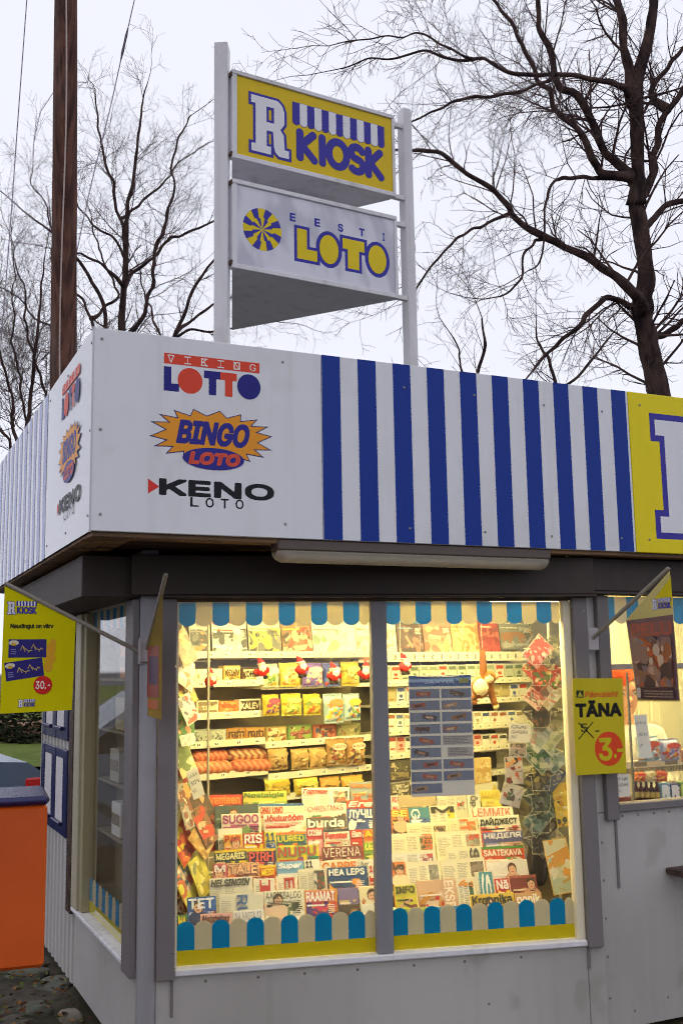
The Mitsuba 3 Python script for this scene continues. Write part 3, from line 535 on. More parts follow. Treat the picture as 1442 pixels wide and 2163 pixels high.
# ---- wall section two with the counter window
XW2 = 2.385
part('counter_wall', B().box(2.226, XR, .035, .945, -.03, 0, M=W2, bev=.002), 'wall_paint')
part('window_batten', B().box(2.318, 2.384, .915, 1.91, .0, .03, M=W2, bev=.003), 'trim_paint')
part('counter_wall', B().box(2.226, 2.384, .948, 2.1, -.03, -.0005, M=W2, bev=.002), 'wall_paint')
part('joint_strip', B().box(2.372, 2.384, .62, .914, .0, .006, M=W2), 'trim_paint')
part('counter_sill', B().box(2.387, 3.6, .9465, .98, -.05, .025, M=W2, bev=.003), 'trim_paint')
part('shutter_box', B().box(2.26, XR, 1.93, 2.08, -.02, .05, M=W2, bev=.004), 'header_paint', 'shutter box over the counter window')
part('guide_lip', B().box(2.27, XR, 1.915, 1.9285, -.02, .065, M=W2, bev=.003), 'header_paint')
part('counter_wall', B().box(3.6, XR, .948, 1.91, -.03, -.0005, M=W2, bev=.002), 'wall_paint')
gb = B().add([(2.387, .98, -.02), (3.6, .98, -.02), (3.6, 1.912, -.02), (2.387, 1.912, -.02)], [(0, 1, 2, 3)], M=W2)
wk = part('window_pane', gb, 'glass_pane'); stickers(W2, 2.39, 3.6, 1.911, .98, wk, -.026, 0, dn=False, ht=.12)
part('counter_shelf', B().box(2.6449, 3.9, .655, .683, .002, .26, M=W2, bev=.005), 'brown_wood', 'dark brown wooden counter ledge')
b = B(); screws(b, W1, [(x, .375) for x in (.12, .33, .52, .74, .98, 1.2, 1.45)]+[(.45, .12), (1.3, .2)], 0); 
screws(b, W2, [(2.42+.09*i, .925) for i in range(9)]+[(2.3, z) for z in (.82, .66, .5, .34, .17)]+[(2.43, .1), (2.62, .13), (2.25, .1)], 0)
screws(b, W1, [(-.012, 1.62), (-.012, .92), (-.012, .5), (1.8, 1.84), (1.8, .92)], .03)
part('wall_screw', b, 'steel', kind='stuff')
# ---- left wall
part('side_panel', B().box(-1.86, -.6, .06, .425, -.03, 0, M=LW, bev=.002), 'wall_paint')
part('corner_batten', B().box(-.735, -.6, .40, 1.9, .0, .028, M=LW, bev=.003), 'trim_paint')
part('side_panel', B().box(-.735, -.6, .428, 2.1, -.03, -.001, M=LW), 'wall_paint')
part('side_sill', B().box(-1.83, -.737, .426, .446, -.05, .03, M=LW, bev=.004), 'white_metal')
part('side_frame', B().box(-1.83, -1.70, .447, 1.9, -.04, .03, 'a8a08a', M=LW, bev=.004), 'paint_vc')
part('side_frame', B().box(-1.698, -1.64, .447, 1.9, -.04, .015, '948b6c', M=LW, bev=.004), 'paint_vc')
part('side_batten', B().box(-1.97, -1.86, .40, 2.0, -.02, .03, M=LW, bev=.004), 'brown_wood')
gb = B().add([(-1.64, .447, -.02), (-.737, .447, -.02), (-.737, 1.9, -.02), (-1.64, 1.9, -.02)], [(0, 1, 2, 3)], M=LW)
wk = part('window_pane', gb, 'glass_pane', 'side window pane'); stickers(LW, -1.638, -.739, 1.899, .448, wk, -.026, 0)
part('side_head', B().box(-1.97, -.6, 1.901, 2.1, -.03, -.001, M=LW), 'wall_paint')
n = 120; ux = np.linspace(-YB, -1.86, n); prof = np.where((np.floor((ux)/.055) % 2) == 0, 0.0, -.016)
v = np.concatenate([np.stack([ux, np.full(n, .05), prof], 1), np.stack([ux, np.full(n, 2.1), prof], 1)]); kk = np.arange(n-1)
part('corrugated_wall', B().add(v, np.stack([kk, kk+1, kk+1+n, kk+n], 1), M=LW), 'wall_paint', 'ribbed sheet metal side wall')
part('rear_wall', B().box(KX, XR, YB-.03, YB, .05, 2.1), 'wall_paint')
part('end_wall', B().box(XR-.03, XR, .17, YB-.03, .05, 2.78), 'wall_paint')
FOOT = Polygon([(KX+.03, .61), (2.24, .2), (XR-.03, .2), (XR-.03, YB-.03), (KX+.03, YB-.03)])
part('interior_floor', B().prism(FOOT, .05, .08, 'ffffff'), 'dark_interior')
part('base_skirt', B().box(KX+.05, XR-.05, .62, YB-.06, -.03, .05), 'dark_interior')
part('ceiling', B().prism(FOOT, 2.04, 2.06, 'ffffff'), 'cream_wall')
def picture(b, M, x0, x1, y0, y1, w, pal, rr, n=9):
    W_, H_ = x1-x0, y1-y0; mn = min(W_, H_); cl = sB(x0, y0, x1, y1); b.poly(cl, w, pal[0], M)
    for i in range(2):
        a = y0+H_*rr.uniform(0, .7); b.poly(Polygon([(x0, a), (x1, a+H_*rr.uniform(-.2, .2)), (x1, a+H_*rr.uniform(.15, .4)), (x0, a+H_*rr.uniform(.15, .4))]).buffer(0).intersection(cl), w+.0002*(i+1), rr.choice(pal), M)
    for i in range(int(n*2.2)):
        r_ = rr.uniform(.05, .22)*mn; cx, cy = rr.uniform(x0, x1), rr.uniform(y0, y1); t = rr.random()
        if t < .5: g = Polygon([(cx+r_*rr.uniform(.5, 1.4)*math.cos(k*1.05+rr.uniform(-.3, .3)), cy+r_*rr.uniform(.5, 1.4)*math.sin(k*1.05)) for k in range(6)]).buffer(0)
        elif t < .75: g = aff.rotate(sB(cx-r_*rr.uniform(.6, 2.2), cy-r_*.3, cx+r_*rr.uniform(.6, 2.2), cy+r_*.35), rr.uniform(-70, 70))
        else: g = aff.rotate(ell(cx, cy, r_*rr.uniform(.5, 1.2), r_*rr.uniform(.6, 1.5), 4), rr.uniform(0, 90))
        b.poly(g.intersection(cl), w+.0006+.00006*i, rr.choice(pal), M)
# ---------------------------------------------------------------- roof sign
SG = frame((.5, .30, 0), math.radians(4.7))
S = thing('roof_sign', 'white roof sign with a yellow brand board above a white lotto board', 'sign')
def sgp(name, bl, bsdf, label=None, smooth=False, parent=None): return part(name, bl, bsdf, label, smooth, parent or S)
PO = SG.copy(); PO[:3, 3] = (SG@np.array([.104, 0, -.03, 1]))[:3]; PO = frame(PO[:3, 3], math.radians(4.7-33))
sgp('post', B().box(-.029, .029, 2.8, 4.315, -.036, .036, M=PO, bev=.003), 'white_metal')
sgp('post', B().box(1.028, 1.075, 2.8, 4.262, -.06, .0, M=SG, bev=.004), 'white_metal')
def wedge(z0, z1, xl, xr, name, label):
    g = Polygon([(xl, 0), (xr, 0), (xr, -.04), (.47, -.767)])
    M = SG@np.array([[1, 0, 0, 0], [0, 0, 1, 0], [0, 1, 0, 0], [0, 0, 0, 1.]])
    bb = B(); m = trimesh.creation.extrude_polygon(g, z1-z0, engine='earcut'); v = m.vertices; vv = np.stack([v[:, 0], v[:, 2]+z0, v[:, 1]], 1)
    bb.add(vv, m.faces[:, ::-1], 'ffffff', SG); return sgp(name, bb, 'white_metal', label)
ub = wedge(3.79, 4.19, .137, .962, 'sign_box', 'wedge shaped sign box with the yellow brand face')
lb = wedge(3.293, 3.683, .137, .966, 'sign_box', 'wedge shaped sign box with the white lotto face')
def rim(z0, z1, parent):
    b = B()
    for (a, c, d, e) in ((.133, .968, z0-.006, z0+.016), (.133, .968, z1-.014, z1+.006)): b.box(a, c, d, e, -.02, .012, M=SG, bev=.002)
    b.box(.133, .157, z0+.017, z1-.015, -.02, .010, M=SG); b.box(.954, .968, z0+.017, z1-.015, -.02, .010, M=SG)
    sgp('rim', b, 'white_metal', parent=parent)
rim(3.79, 4.19, ub); rim(3.293, 3.683, lb)
sgp('face', B().box(.1575, .9535, 3.807, 4.175, .0005, .004, 'd3b51e', M=SG), 'vinyl_vc', 'yellow printed face', parent=ub)
b = B(); brand(b, SG, .185, .935, 3.805, 4.16, .0045); sgp('lettering', b, 'vinyl_vc', 'blue kiosk lettering with striped awning', parent=ub)
scene['banner_white'] = pr(P(lambda p, n, uv: mixc(lin('cfcfdb'), lin('b4b4c2'), ss(.35, .7, fb(p.x*11+p.z*5, p.z*4-p.x*6, p.y*3, 4)))), .45)  # two lilac white tones mixed in slanting streaks
sgp('face', B().box(.1575, .9535, 3.31, 3.668, .0005, .004, M=SG), 'banner_white', 'mottled white printed face', parent=lb)
def px(pts): return [tuple(p) for p in pts]
b = B(); bl, ye = '37359a', 'd9c01e'; C = np.array((0.2774, 3.4868)); rr = .092
b.poly(ell(C[0], C[1], rr, rr*1.04, 32), .0046, ye, SG)
for i in range(8):
    a = 2*math.pi*i/8+.2
    def pol(r, t): return (C[0]+rr*r*math.cos(a+t), C[1]+rr*1.04*r*math.sin(a+t))
    b.poly(Polygon([pol(.02, .2), pol(.52, -.02), pol(.55, .12), pol(1, .04)]+[pol(1, .04+.38*k/6) for k in range(1, 7)]+[pol(.6, .5), pol(.56, .36)]).buffer(0), .0052, bl, SG)
xs = [0.4252, 0.5484, 0.6674, 0.7792, 0.8962]
for ch, xx in zip('EESTI', xs): b.poly(text(ch, xx-(.004 if ch == 'I' else .013), xx+(.004 if ch == 'I' else .013), 3.556, 3.592).buffer(.0012), .0046, bl, SG)
x0, x1 = 0.4307, 0.9213; z0, z1 = 3.388, 3.528; wv = x1-x0; q = wv/4.0
F_ = lambda t: x0+t*wv
Lg = unary_union([sB(F_(.03), z0, F_(.13), z1), sB(F_(.03), z0, F_(.235), z0+.05)])
O1 = ell(F_(.357), (z0+z1)/2, wv*.107, .072, 32); T1 = unary_union([sB(F_(.50), z1-.05, F_(.735), z1), sB(F_(.553), z0, F_(.675), z1)]); O2 = ell(F_(.873), (z0+z1)/2, wv*.107, .072, 32)
b.poly(unary_union([gx.buffer(.014, join_style=2) for gx in (Lg, O1, T1, O2)]), .0046, bl, SG)
for gx, w in ((Lg, .0052), (T1, .0052), (O1.buffer(-.004), .0058), (O2.buffer(-.004), .0058)): b.poly(gx, w, ye, SG)
sgp('lettering', b, 'vinyl_vc', 'blue and yellow lotto lettering with a pinwheel ball', parent=lb)
for z in (4.165, 3.80, 3.665, 3.305): sgp('bracket', B().box(.9685, 1.04, z-.011, z+.011, -.03, -.008, M=SG, bev=.002), 'white_metal')
B_ = B()
for z in (4.17, 3.80, 3.67, 3.31): B_.box(.128, .136, z-.008, z+.012, -.012, .011, '5b4a3c', SG)
sgp('rust_stain', B_, 'matte_vc', 'rusty bolts beside the post'); tag(S+'__rust_stain', kind='stuff')

# ---------------------------------------------------------------- unlit tube lamp under the eave
k = thing('tube_lamp', 'unlit fluorescent tube lamp with a clear cover under the striped fascia', 'lamp')
lx0, lx1 = .72, 1.99; LY = .055
B().box(lx0+.0, lx1, LY-.045, LY+.045, 2.055, 2.1, '564a44', bev=.006).put(k+'__housing', 'paint_vc')
g = []; n = 14
for i in range(n+1): a = math.pi*i/n; g.append((-.05*math.cos(a), -.043*math.sin(a)**.8))
v = []; F = []
xs_ = [lx0, lx0+.012, lx0+.03, lx1-.03, lx1-.012, lx1]; sc_ = [.55, .82, 1, 1, .82, .55]
for xx, s in zip(xs_, sc_):
    for (yy, zz2) in g: v.append((xx, LY+yy*s, 2.054+zz2*s))
m = n+1
for i in range(len(xs_)-1):
    for j in range(n): F.append((i*m+j, i*m+j+1, (i+1)*m+j+1, (i+1)*m+j))
c0 = len(v); v.append((lx0, LY, 2.04)); v.append((lx1, LY, 2.04))
T3 = [(c0, j+1, j) for j in range(n)]+[(c0+1, (len(xs_)-1)*m+j, (len(xs_)-1)*m+j+1) for j in range(n)]
bb = B().add(v, F, 'e4dcc8'); bb.F.append(np.array(T3)); scene['lamp_cover'] = {'type': 'principledthin', 'base_color': col3('e6dfd0'), 'roughness': .25, 'spec_trans': .45, 'diff_trans': 1.0}
bb.put(k+'__cover', 'lamp_cover', smooth=40)
B().add(*tube([(lx0+.04, LY, 2.035), (lx1-.04, LY, 2.035)], .014, 12), col='e8e4da').put(k+'__tube', 'paint_vc', smooth=True)

# ---------------------------------------------------------------- poster flags
scene['flag_film'] = {'type': 'principledthin', 'base_color': VC, 'roughness': .35, 'diff_trans': .55}
def flag(label, M, quad, pole, draw, film):
    k = thing('poster_flag', label, 'banner', 'poster flags on the kiosk posts')
    b = B(); q = np.array(quad); n = 10
    U, V = np.meshgrid(np.linspace(0, 1, n), np.linspace(0, 1, n))
    pts = (q[0]*(1-U[..., None])+q[1]*U[..., None])*(1-V[..., None])+(q[3]*(1-U[..., None])+q[2]*U[..., None])*V[..., None]
    kk = np.arange(n*n).reshape(n, n); F = np.stack([kk[:-1, :-1], kk[1:, :-1], kk[1:, 1:], kk[:-1, 1:]], -1).reshape(-1, 4)
    V3 = np.concatenate([pts.reshape(-1, 2), np.zeros((n*n, 1))], 1)
    b.add(V3, F, film, M); b.put(k+'__sheet', 'flag_film')
    b = B(); draw(b, M); b.put(k+'__print', 'vinyl_vc')
    p0, p1 = np.array(pole[0]), np.array(pole[1]); d_ = (p1-p0)
    B().add(*tube([M[:3, :3]@[p0[0], p0[1], 0]+M[:3, 3], M[:3, :3]@[p1[0], p1[1], 0]+M[:3, 3]], .009, 10), col='8f897e').put(k+'__pole', 'paint_vc', smooth=True)
    b = B().box(p0[0]-.012, p0[0]+.012, p0[1]-.05, p0[1]+.05, -.03, .03, 'a09a9c', M, .003); b.put(k+'__bracket', 'paint_vc')
    return k
def mini_brand(b, M, x0, x1, z0, z1, w): brand(b, M, x0, x1, z0, z1, w)
Y6 = frame((0, .6, 0), 0.)
def dr1(b, M):
    mini_brand(b, M, -.205, -.082, 1.828, 1.893, .001)
    b.poly(text('Naudingul on värv', -.185, -.02, 1.775, 1.797).buffer(.0007), .001, '1c1a10', M)
    for (cx, cy, a) in ((-.115, 1.70, 0.), (-.125, 1.618, 8.)):
        g = aff.rotate(sB(cx-.075, cy-.036, cx+.07, cy+.036), a); b.poly(g, .0012+.0004*(a > 0), '2a2272', M)
        b.poly(aff.rotate(ell(cx-.055, cy+.022, .019, .010), a, (cx, cy)), .002, 'cfcab4', M); b.poly(aff.rotate(ell(cx-.055, cy+.016, .009, .006), a, (cx, cy)), .0024, 'c9a227', M)
        b.poly(aff.rotate(unary_union([LineString([(cx-.03+.014*i, cy+.012*math.sin(i*2.2)-.004), (cx-.02+.014*i, cy+.014*math.sin(i*2.2+1.3)), (cx-.014+.014*i, cy-.01)]).buffer(.0014) for i in range(6)]), a+6, (cx, cy)), .0024, 'c9ac5a', M)
        for j in range(3): b.poly(aff.rotate(sB(cx-.066, cy-.006-.008*j, cx-.046, cy-.003-.008*j), a, (cx, cy)), .0022, '8d86b8', M)
    for (cx, cy, r_) in ((-.028, 1.695, .02), (-.03, 1.66, .022), (-.035, 1.628, .018), (-.02, 1.72, .014)): b.poly(ell(cx, cy, r_, r_*1.2), .0009, 'd8a01c', M)
    b.poly(ell(-.055, 1.555, .036, .036, 20), .0028, 'c9241c', M)
    b.poly(text('30.-', -.083, -.027, 1.54, 1.572), .0034, 'ece6dc', M)
    mini_brand(b, M, -.15, -.08, 1.468, 1.505, .001)
FLQ = [(-.2113, 1.945), (.069, 1.812), (.061, 1.4545), (-.214, 1.4485)]
f1 = flag('yellow poster flag with two dark blue packs and a red price dot', Y6, FLQ, [(.3367, 1.68), (-.212, 1.957)], dr1, 'd8cf14')
# print faces the street on the near side
N2 = frame(np.array(W1O)+W1[:3, 0]*-.128+W1[:3, 2]*.004, KY+math.pi/2+.15)   # local u points inwards
def dr2(b, M):
    for s in (1, -1):
        w = .0012*s
        b.poly(sB(-.30, 1.5, -.04, 1.70), w, '8a3a26', M); b.poly(sB(-.27, 1.55, -.08, 1.66), w*1.5, '4a2f48', M); b.poly(sB(-.29, 1.455, -.06, 1.49), w*1.5, 'b0581e', M)
flag('poster flag on the corner post seen edge on with orange and purple print', N2, [(-.36, 1.925), (-.05, 1.73), (-.05, 1.425), (-.36, 1.42)], [(-.01, 1.69), (-.42, 1.965)], dr2, '8a7644')
X3 = frame((2.27, 0, 0), -math.pi/2)
def dr3(b, M):
    u0, u1, v0, v1 = .135, .408, 1.452, 1.782
    b.poly(Polygon([(.122, 1.784), (u1, 1.795), (.413, v0), (.166, v0-.002)]), .0012, '755a5c', M)
    rr_ = random.Random(8)
    b.poly(Polygon([(.14, 1.765), (.39, 1.775), (.39, 1.72), (.15, 1.71)]), .0016, '8a5e58', M)
    b.poly(text('PELU', .15, .395, 1.715, 1.768).buffer(.002), .002, 'a25a4c', M)
    picture(b, M, .172, .395, 1.505, 1.712, .0021, ['755a5c', '8a6a62', '6d4a48', 'a08078', '94543c', '3f2c38', 'b09488', '7d5648', '9c4a30', '6a5a6a'], rr_, 55)
    for (a, c, r_) in ((.31, 1.655, .026), (.335, 1.615, .02), (.275, 1.61, .016), (.345, 1.66, .012)): b.poly(ell(a, c, r_*.8, r_, 10), .0118+r_*.01, 'a8948a', M)
    b.poly(sB(.2, 1.455, .4, 1.5), .0125, '3b2632', M); b.poly(sB(.178, 1.46, .2, 1.5), .0128, 'b9aeb0', M)
    for j in range(3): b.poly(sB(.22, 1.463+.011*j, .395, 1.467+.011*j), .0129, '83706e', M)
    b.poly(Polygon([(.3, 1.86), (.41, 1.95), (.41, 1.83)]), .001, 'cdbf1e', M)
    mini_brand(b, M, .285, .405, 1.815, 1.872, .0015)
flag('poster flag with a dark reddish collage poster under a yellow corner by the counter window', X3, [(.1190, 1.788), (.405, 1.975), (.416, 1.447), (.16, 1.443)], [(-.118, 1.713), (.40, 1.985)], dr3, 'c9bd7a')

# ---------------------------------------------------------------- yellow price sign on the post
k = thing('price_sign', 'yellow cardboard sign reading TÄNA with a red 3.- burst', 'sign')
TX, TZ0, TZ1, TW = (2.2519, 1.1249, 1.5388, 0.2735)
M = frame((TX, .075, TZ0), 0., 0., -.012); hw, hh = TW/2, TZ1-TZ0
B().box(-hw, hw, 0, hh, -.004, 0, 'c4b31a', M, .001).put(k+'__board', 'vinyl_vc')
b = B(); X = lambda t: -hw+t*TW; Z = lambda t: hh*(1-t)
b.poly(sB(X(.06), Z(.2), X(.2), Z(.125)), .0006, '1d2a1c', M); b.poly(Polygon([(X(.08), Z(.19)), (X(.13), Z(.13)), (X(.18), Z(.19))]), .0012, 'b9b23a', M)
b.poly(text('Päevaleht', X(.22), X(.9), Z(.2), Z(.135), shear=16), .0006, 'd2401c', M)
b.poly(text('TÄNA', X(.04), X(.94), Z(.40), Z(.235)).buffer(.003), .0006, '14100c', M)
b.poly(unary_union([LineString([(X(.08), Z(.46)), (X(.36), Z(.62))]).buffer(.0022), LineString([(X(.36), Z(.46)), (X(.07), Z(.63))]).buffer(.0022)]), .0012, '1c1a14', M)
b.poly(text('5', X(.12), X(.26), Z(.56), Z(.47)), .0006, '4c4a20', M); b.poly(sB(X(.4), Z(.56), X(.48), Z(.545)), .0006, '3a3818', M)
c_ = (X(.66), Z(.74)); pts = []
for i in range(72): a = 2*math.pi*i/72; rr_ = 1 if i % 2 else .93; pts.append((c_[0]+TW*.29*rr_*math.cos(a), c_[1]+hh*.185*rr_*math.sin(a)))
b.poly(Polygon(pts), .0006, 'd8481e', M)
b.poly(text('3', X(.46), X(.72), Z(.86), Z(.63)).buffer(.002), .0012, 'c4b31a', M); b.poly(ell(X(.78), Z(.82), .008, .009), .0012, 'c4b31a', M); b.poly(sB(X(.82), Z(.78), X(.94), Z(.745)), .0012, 'c4b31a', M)
b.put(k+'__print', 'vinyl_vc')

# ---------------------------------------------------------------- orange box, blue boards, car
k = thing('orange_mailbox', 'bright orange box with a dark blue lid on a blue leg', 'mailbox')
mo = np.array((-0.12, -0.0115, 0.65)); 
mo = np.array((-0.1185, 0.0264, 0.8955)); MM = frame((mo[0], mo[1], 0), math.radians(-6))
B().box(-.46, 0, .635, 1.16, -.34, 0, M=MM, bev=.012).put(k+'__body', 'orange_paint')
B().box(-.47, .006, 1.161, 1.19, -.36, .012, M=MM, bev=.012).put(k+'__lid', 'blue_paint')
B().box(-.33, -.145, -.02, .634, -.22, -.10, M=MM, bev=.006).put(k+'__leg', 'blue_paint')
for (z0, z1, l) in ((.735, 1.19, 'blue framed notice board on the ribbed wall, lower of the two'), (1.24, 1.72, 'blue framed notice board on the ribbed wall, partly behind the yellow flag')):
    k = thing('notice_board', l, 'notice board', 'blue notice boards on the side wall')
    bb = B(); u0, u1 = -2.93, -2.10
    for (a, c) in ((u0, u0+.1), (u0+.36, u0+.47), (u1-.11, u1)): bb.box(a, c, z0, z1, .0, .016, M=LW, bev=.004)
    for (a, c) in ((z0, z0+.05), (z1-.05, z1)): 
        for (p_, q_) in ((u0+.1005, u0+.3595), (u0+.4705, u1-.1105)): bb.box(p_, q_, a, c, .0, .013, M=LW, bev=.003)
    bb.put(k+'__frame', 'blue_paint')
    for (p_, q_) in ((u0+.1005, u0+.3595), (u0+.4705, u1-.1105)):
        B().box(p_, q_, z0+.0505, z1-.0505, .004, .009, 'c9c4c8', LW).put(k+'__'+num_in(k, 'panel'), 'print_paper')
    for (p_, q_) in ((u0+.1005, u0+.3595), (u0+.4705, u1-.1105)): B().box(p_, q_, z0+.051, z0+.07, .0135, .035, M=LW, bev=.004).put(k+'__'+num_in(k, 'ledge'), 'blue_paint')
k = thing('parked_car', 'blue grey parked car with a red tail lamp behind the kiosk', 'car')
CM = frame((.60, 4.75, 0), math.radians(4), 0, 0)    # u to the car's tail, length runs to -u
prof = [(-4.2, .35), (-4.22, .62), (-4.1, .78), (-3.2, .93), (-2.55, 1.36), (-2.2, 1.42), (-1.35, 1.40), (-.72, .97), (-.1, .93), (.0, .86), (.02, .5), (-.05, .33), (-.5, .28), (-3.7, .26)]
bb = B()
pf = Polygon(polyline_smooth(prof+[prof[0]], 60)[:, :2]) if False else Polygon(prof).buffer(.05).buffer(-.05)
low = pf.intersection(sB(-9, .2, 9, .96)); bb.prism(low, -1.62, 0, 'ffffff', CM); bb.put(k+'__body', 'car_paint', 30)
up = Polygon([(-3.15, .955), (-2.55, 1.34), (-2.2, 1.4), (-1.35, 1.385), (-.74, .985), (-.74, .955)])
bb = B().prism(up.buffer(-.02), -1.5, -.12, 'ffffff', CM); bb.put(k+'__glasshouse', 'car_glass')
bb = B(); bb.prism(unary_union([LineString([(-3.15, .95), (-2.55, 1.36), (-2.2, 1.42), (-1.35, 1.40), (-.72, .97)]).buffer(.028), sB(-2.0, .95, -1.93, 1.4)]).intersection(sB(-9, .945, 9, 2)), -1.52, -.10, 'ffffff', CM); bb.put(k+'__roof', 'car_paint')
for x in (-3.4, -.85):
    for y in (-.1, -1.5):
        c = trimesh.creation.cylinder(radius=.31, height=.2, sections=28); v = c.vertices
        wk = k+'__'+num_in(k, 'wheel'); B().add(v+[x, .31, y], c.faces, M=CM).put(wk, 'rubber', 40)
B().box(-.12, .025, .66, .82, -.35, .012, M=CM, bev=.02).put(k+'__tail_lamp', 'red_lens')
B().box(-.06, .06, .36, .52, -1.6, -.02, M=CM, bev=.03).put(k+'__bumper', 'rubber')
# ---------------------------------------------------------------- inside the kiosk: lamps, shelves
BK = frame((0.9729, 1.9468, 0.0), 0.27227); BY = 0.27227
scene['tube_glow'] = {'type': 'diffuse', 'reflectance': {'type': 'rgb', 'value': [.8, .8, .75]}}
def ceiling_lamp(label, p0, p1, f=1.):
    k = thing('ceiling_tube_lamp', label, 'lamp', 'tube lamps on the kiosk ceiling'); v, F = tube([p0, p1], .018, 10)
    B().add(v, F).put(k+'__tube', 'tube_glow', smooth=True, emitter={'type': 'area', 'radiance': {'type': 'rgb', 'value': [f*x for x in LAMP]}})
    d_ = np.array(p1)-np.array(p0); M = frame(np.array(p0)+[0, 0, .022], math.atan2(d_[1], d_[0])); B().box(-.03, np.linalg.norm(d_)+.03, 0, .025, -.03, .03, M=M).put(k+'__housing', 'white_metal')
def wp(s, t, z): return tuple(np.array(W1O)*[1, 1, 0]+W1[:3, 0]*s-W1[:3, 2]*t+[0, 0, z])
ceiling_lamp('glowing tube lamp nearest the front window', wp(.15, .15, 2.0), wp(1.70, .15, 2.0))
ceiling_lamp('glowing tube lamp over the shelves', wp(.45, .95, 2.0), wp(1.75, .95, 2.0), .72)
ceiling_lamp('added unseen tube lamp brightening the far end of the wall shelves', (2.8, 1.75, 2.0), (3.6, 1.97, 2.0), .6)  # extra tube out of view, added to light the dim far shelves
ceiling_lamp('glowing tube lamp over the counter', (3.0, .75, 2.0), (4.3, .75, 2.0))
k = thing('shop_shelving', 'cream metal wall shelving with price strips behind the magazine rack', 'shelf')
SH = k
B().box(-.53, 1.36, .08, 2.03, -.27, -.25, M=BK).put(k+'__back_panel', 'shelf_back_shade'); B().box(1.363, 2.75, .08, 1.70, -.27, -.25, M=BK).put(k+'__back_panel_001', 'shelf_back_deep_shade'); B().box(1.363, 2.75, 1.703, 2.03, -.27, -.25, M=BK).put(k+'__back_panel_002', 'cream_wall'); B().box(2.753, 3.45, .08, 2.03, -.27, -.25, M=BK).put(k+'__back_panel_003', 'cream_wall')  # shade behind the goods is painted into the first two panels
def shelf(x0, y0, x1, y1, nm='shelf_board', zl=None, w=0.):
    (u0, a), (u1, c) = x0, x1
b = B()
SHV = [((-0.0159, 1.5094), (0.4436, 1.5172)), ((0.457, 1.4926), (1.3058, 1.4863)), ((-0.0362, 1.3334), (0.4695, 1.3382)), ((-0.0292, 1.1808), (0.482, 1.1819)), ((0.4819, 1.1631), (1.3083, 1.1461)), ((-0.0283, 1.0146), (0.5009, 1.0019)), ((0.5008, 0.986), (1.323, 0.9596)), ((-0.0778, 1.6676), (0.4345, 1.6805)), ((0.4344, 1.6641), (1.3233, 1.682)), ((1.3829, 1.6278), (2.9106, 1.6544)), ((1.3993, 1.4931), (2.8985, 1.4764)), ((1.3952, 1.3565), (2.916, 1.3397)), ((1.4106, 1.1904), (2.9035, 1.1574)), ((1.4144, 1.0492), (2.9464, 1.0035)), ((1.4216, 0.8882), (2.9336, 0.8202)), ((0.4797, 0.8635), (1.3195, 0.8389)), ((1.4173, 0.7494), (2.9211, 0.6418))]
for i, ((u0, za), (u1, zb_)) in enumerate(SHV):
    z = (za+zb_)/2; tall = .06 if i in (9,) else .035 if i != 1 else .02
    bb = B().box(u0, u1, z, z+.012, -.249, -.004, M=BK); sk = k+'__'+num_in(k, 'shelf_board'); bb.put(sk, 'shelf_metal')
    bb = B().box(u0, u1, z-.004, z+tall, -.003, .004, 'ded8c0', BK, .001)
    rr_ = random.Random(i); x = u0+.04
    while x < u1-.06:
        bb.box(x, x+.04, z+.003, z+tall-.006, .0042, .0055, 'f0ecdc', BK)
        for q in range(2): bb.box(x+.006+.013*q, x+.014+.013*q, z+.009, z+tall-.014, .0057, .0064, '6a6250', BK)
        x += rr_.uniform(.09, .2) if i < 9 else .085
    bb.put(sk+'__price_strip', 'print_paper')
b = B()
for i in range(60):
    for j in range(2): b.box(.52+.014*i, .526+.014*i, 1.545+.02*j, 1.553+.02*j, -.2498, -.2485, '5d5238', BK); b.box(.52+.014*i, .526+.014*i, 1.22+.02*j, 1.228+.02*j, -.2498, -.2485, '5d5238', BK)
b.put(k+'__perforation', 'matte_vc'); tag(k+'__perforation', kind='stuff')

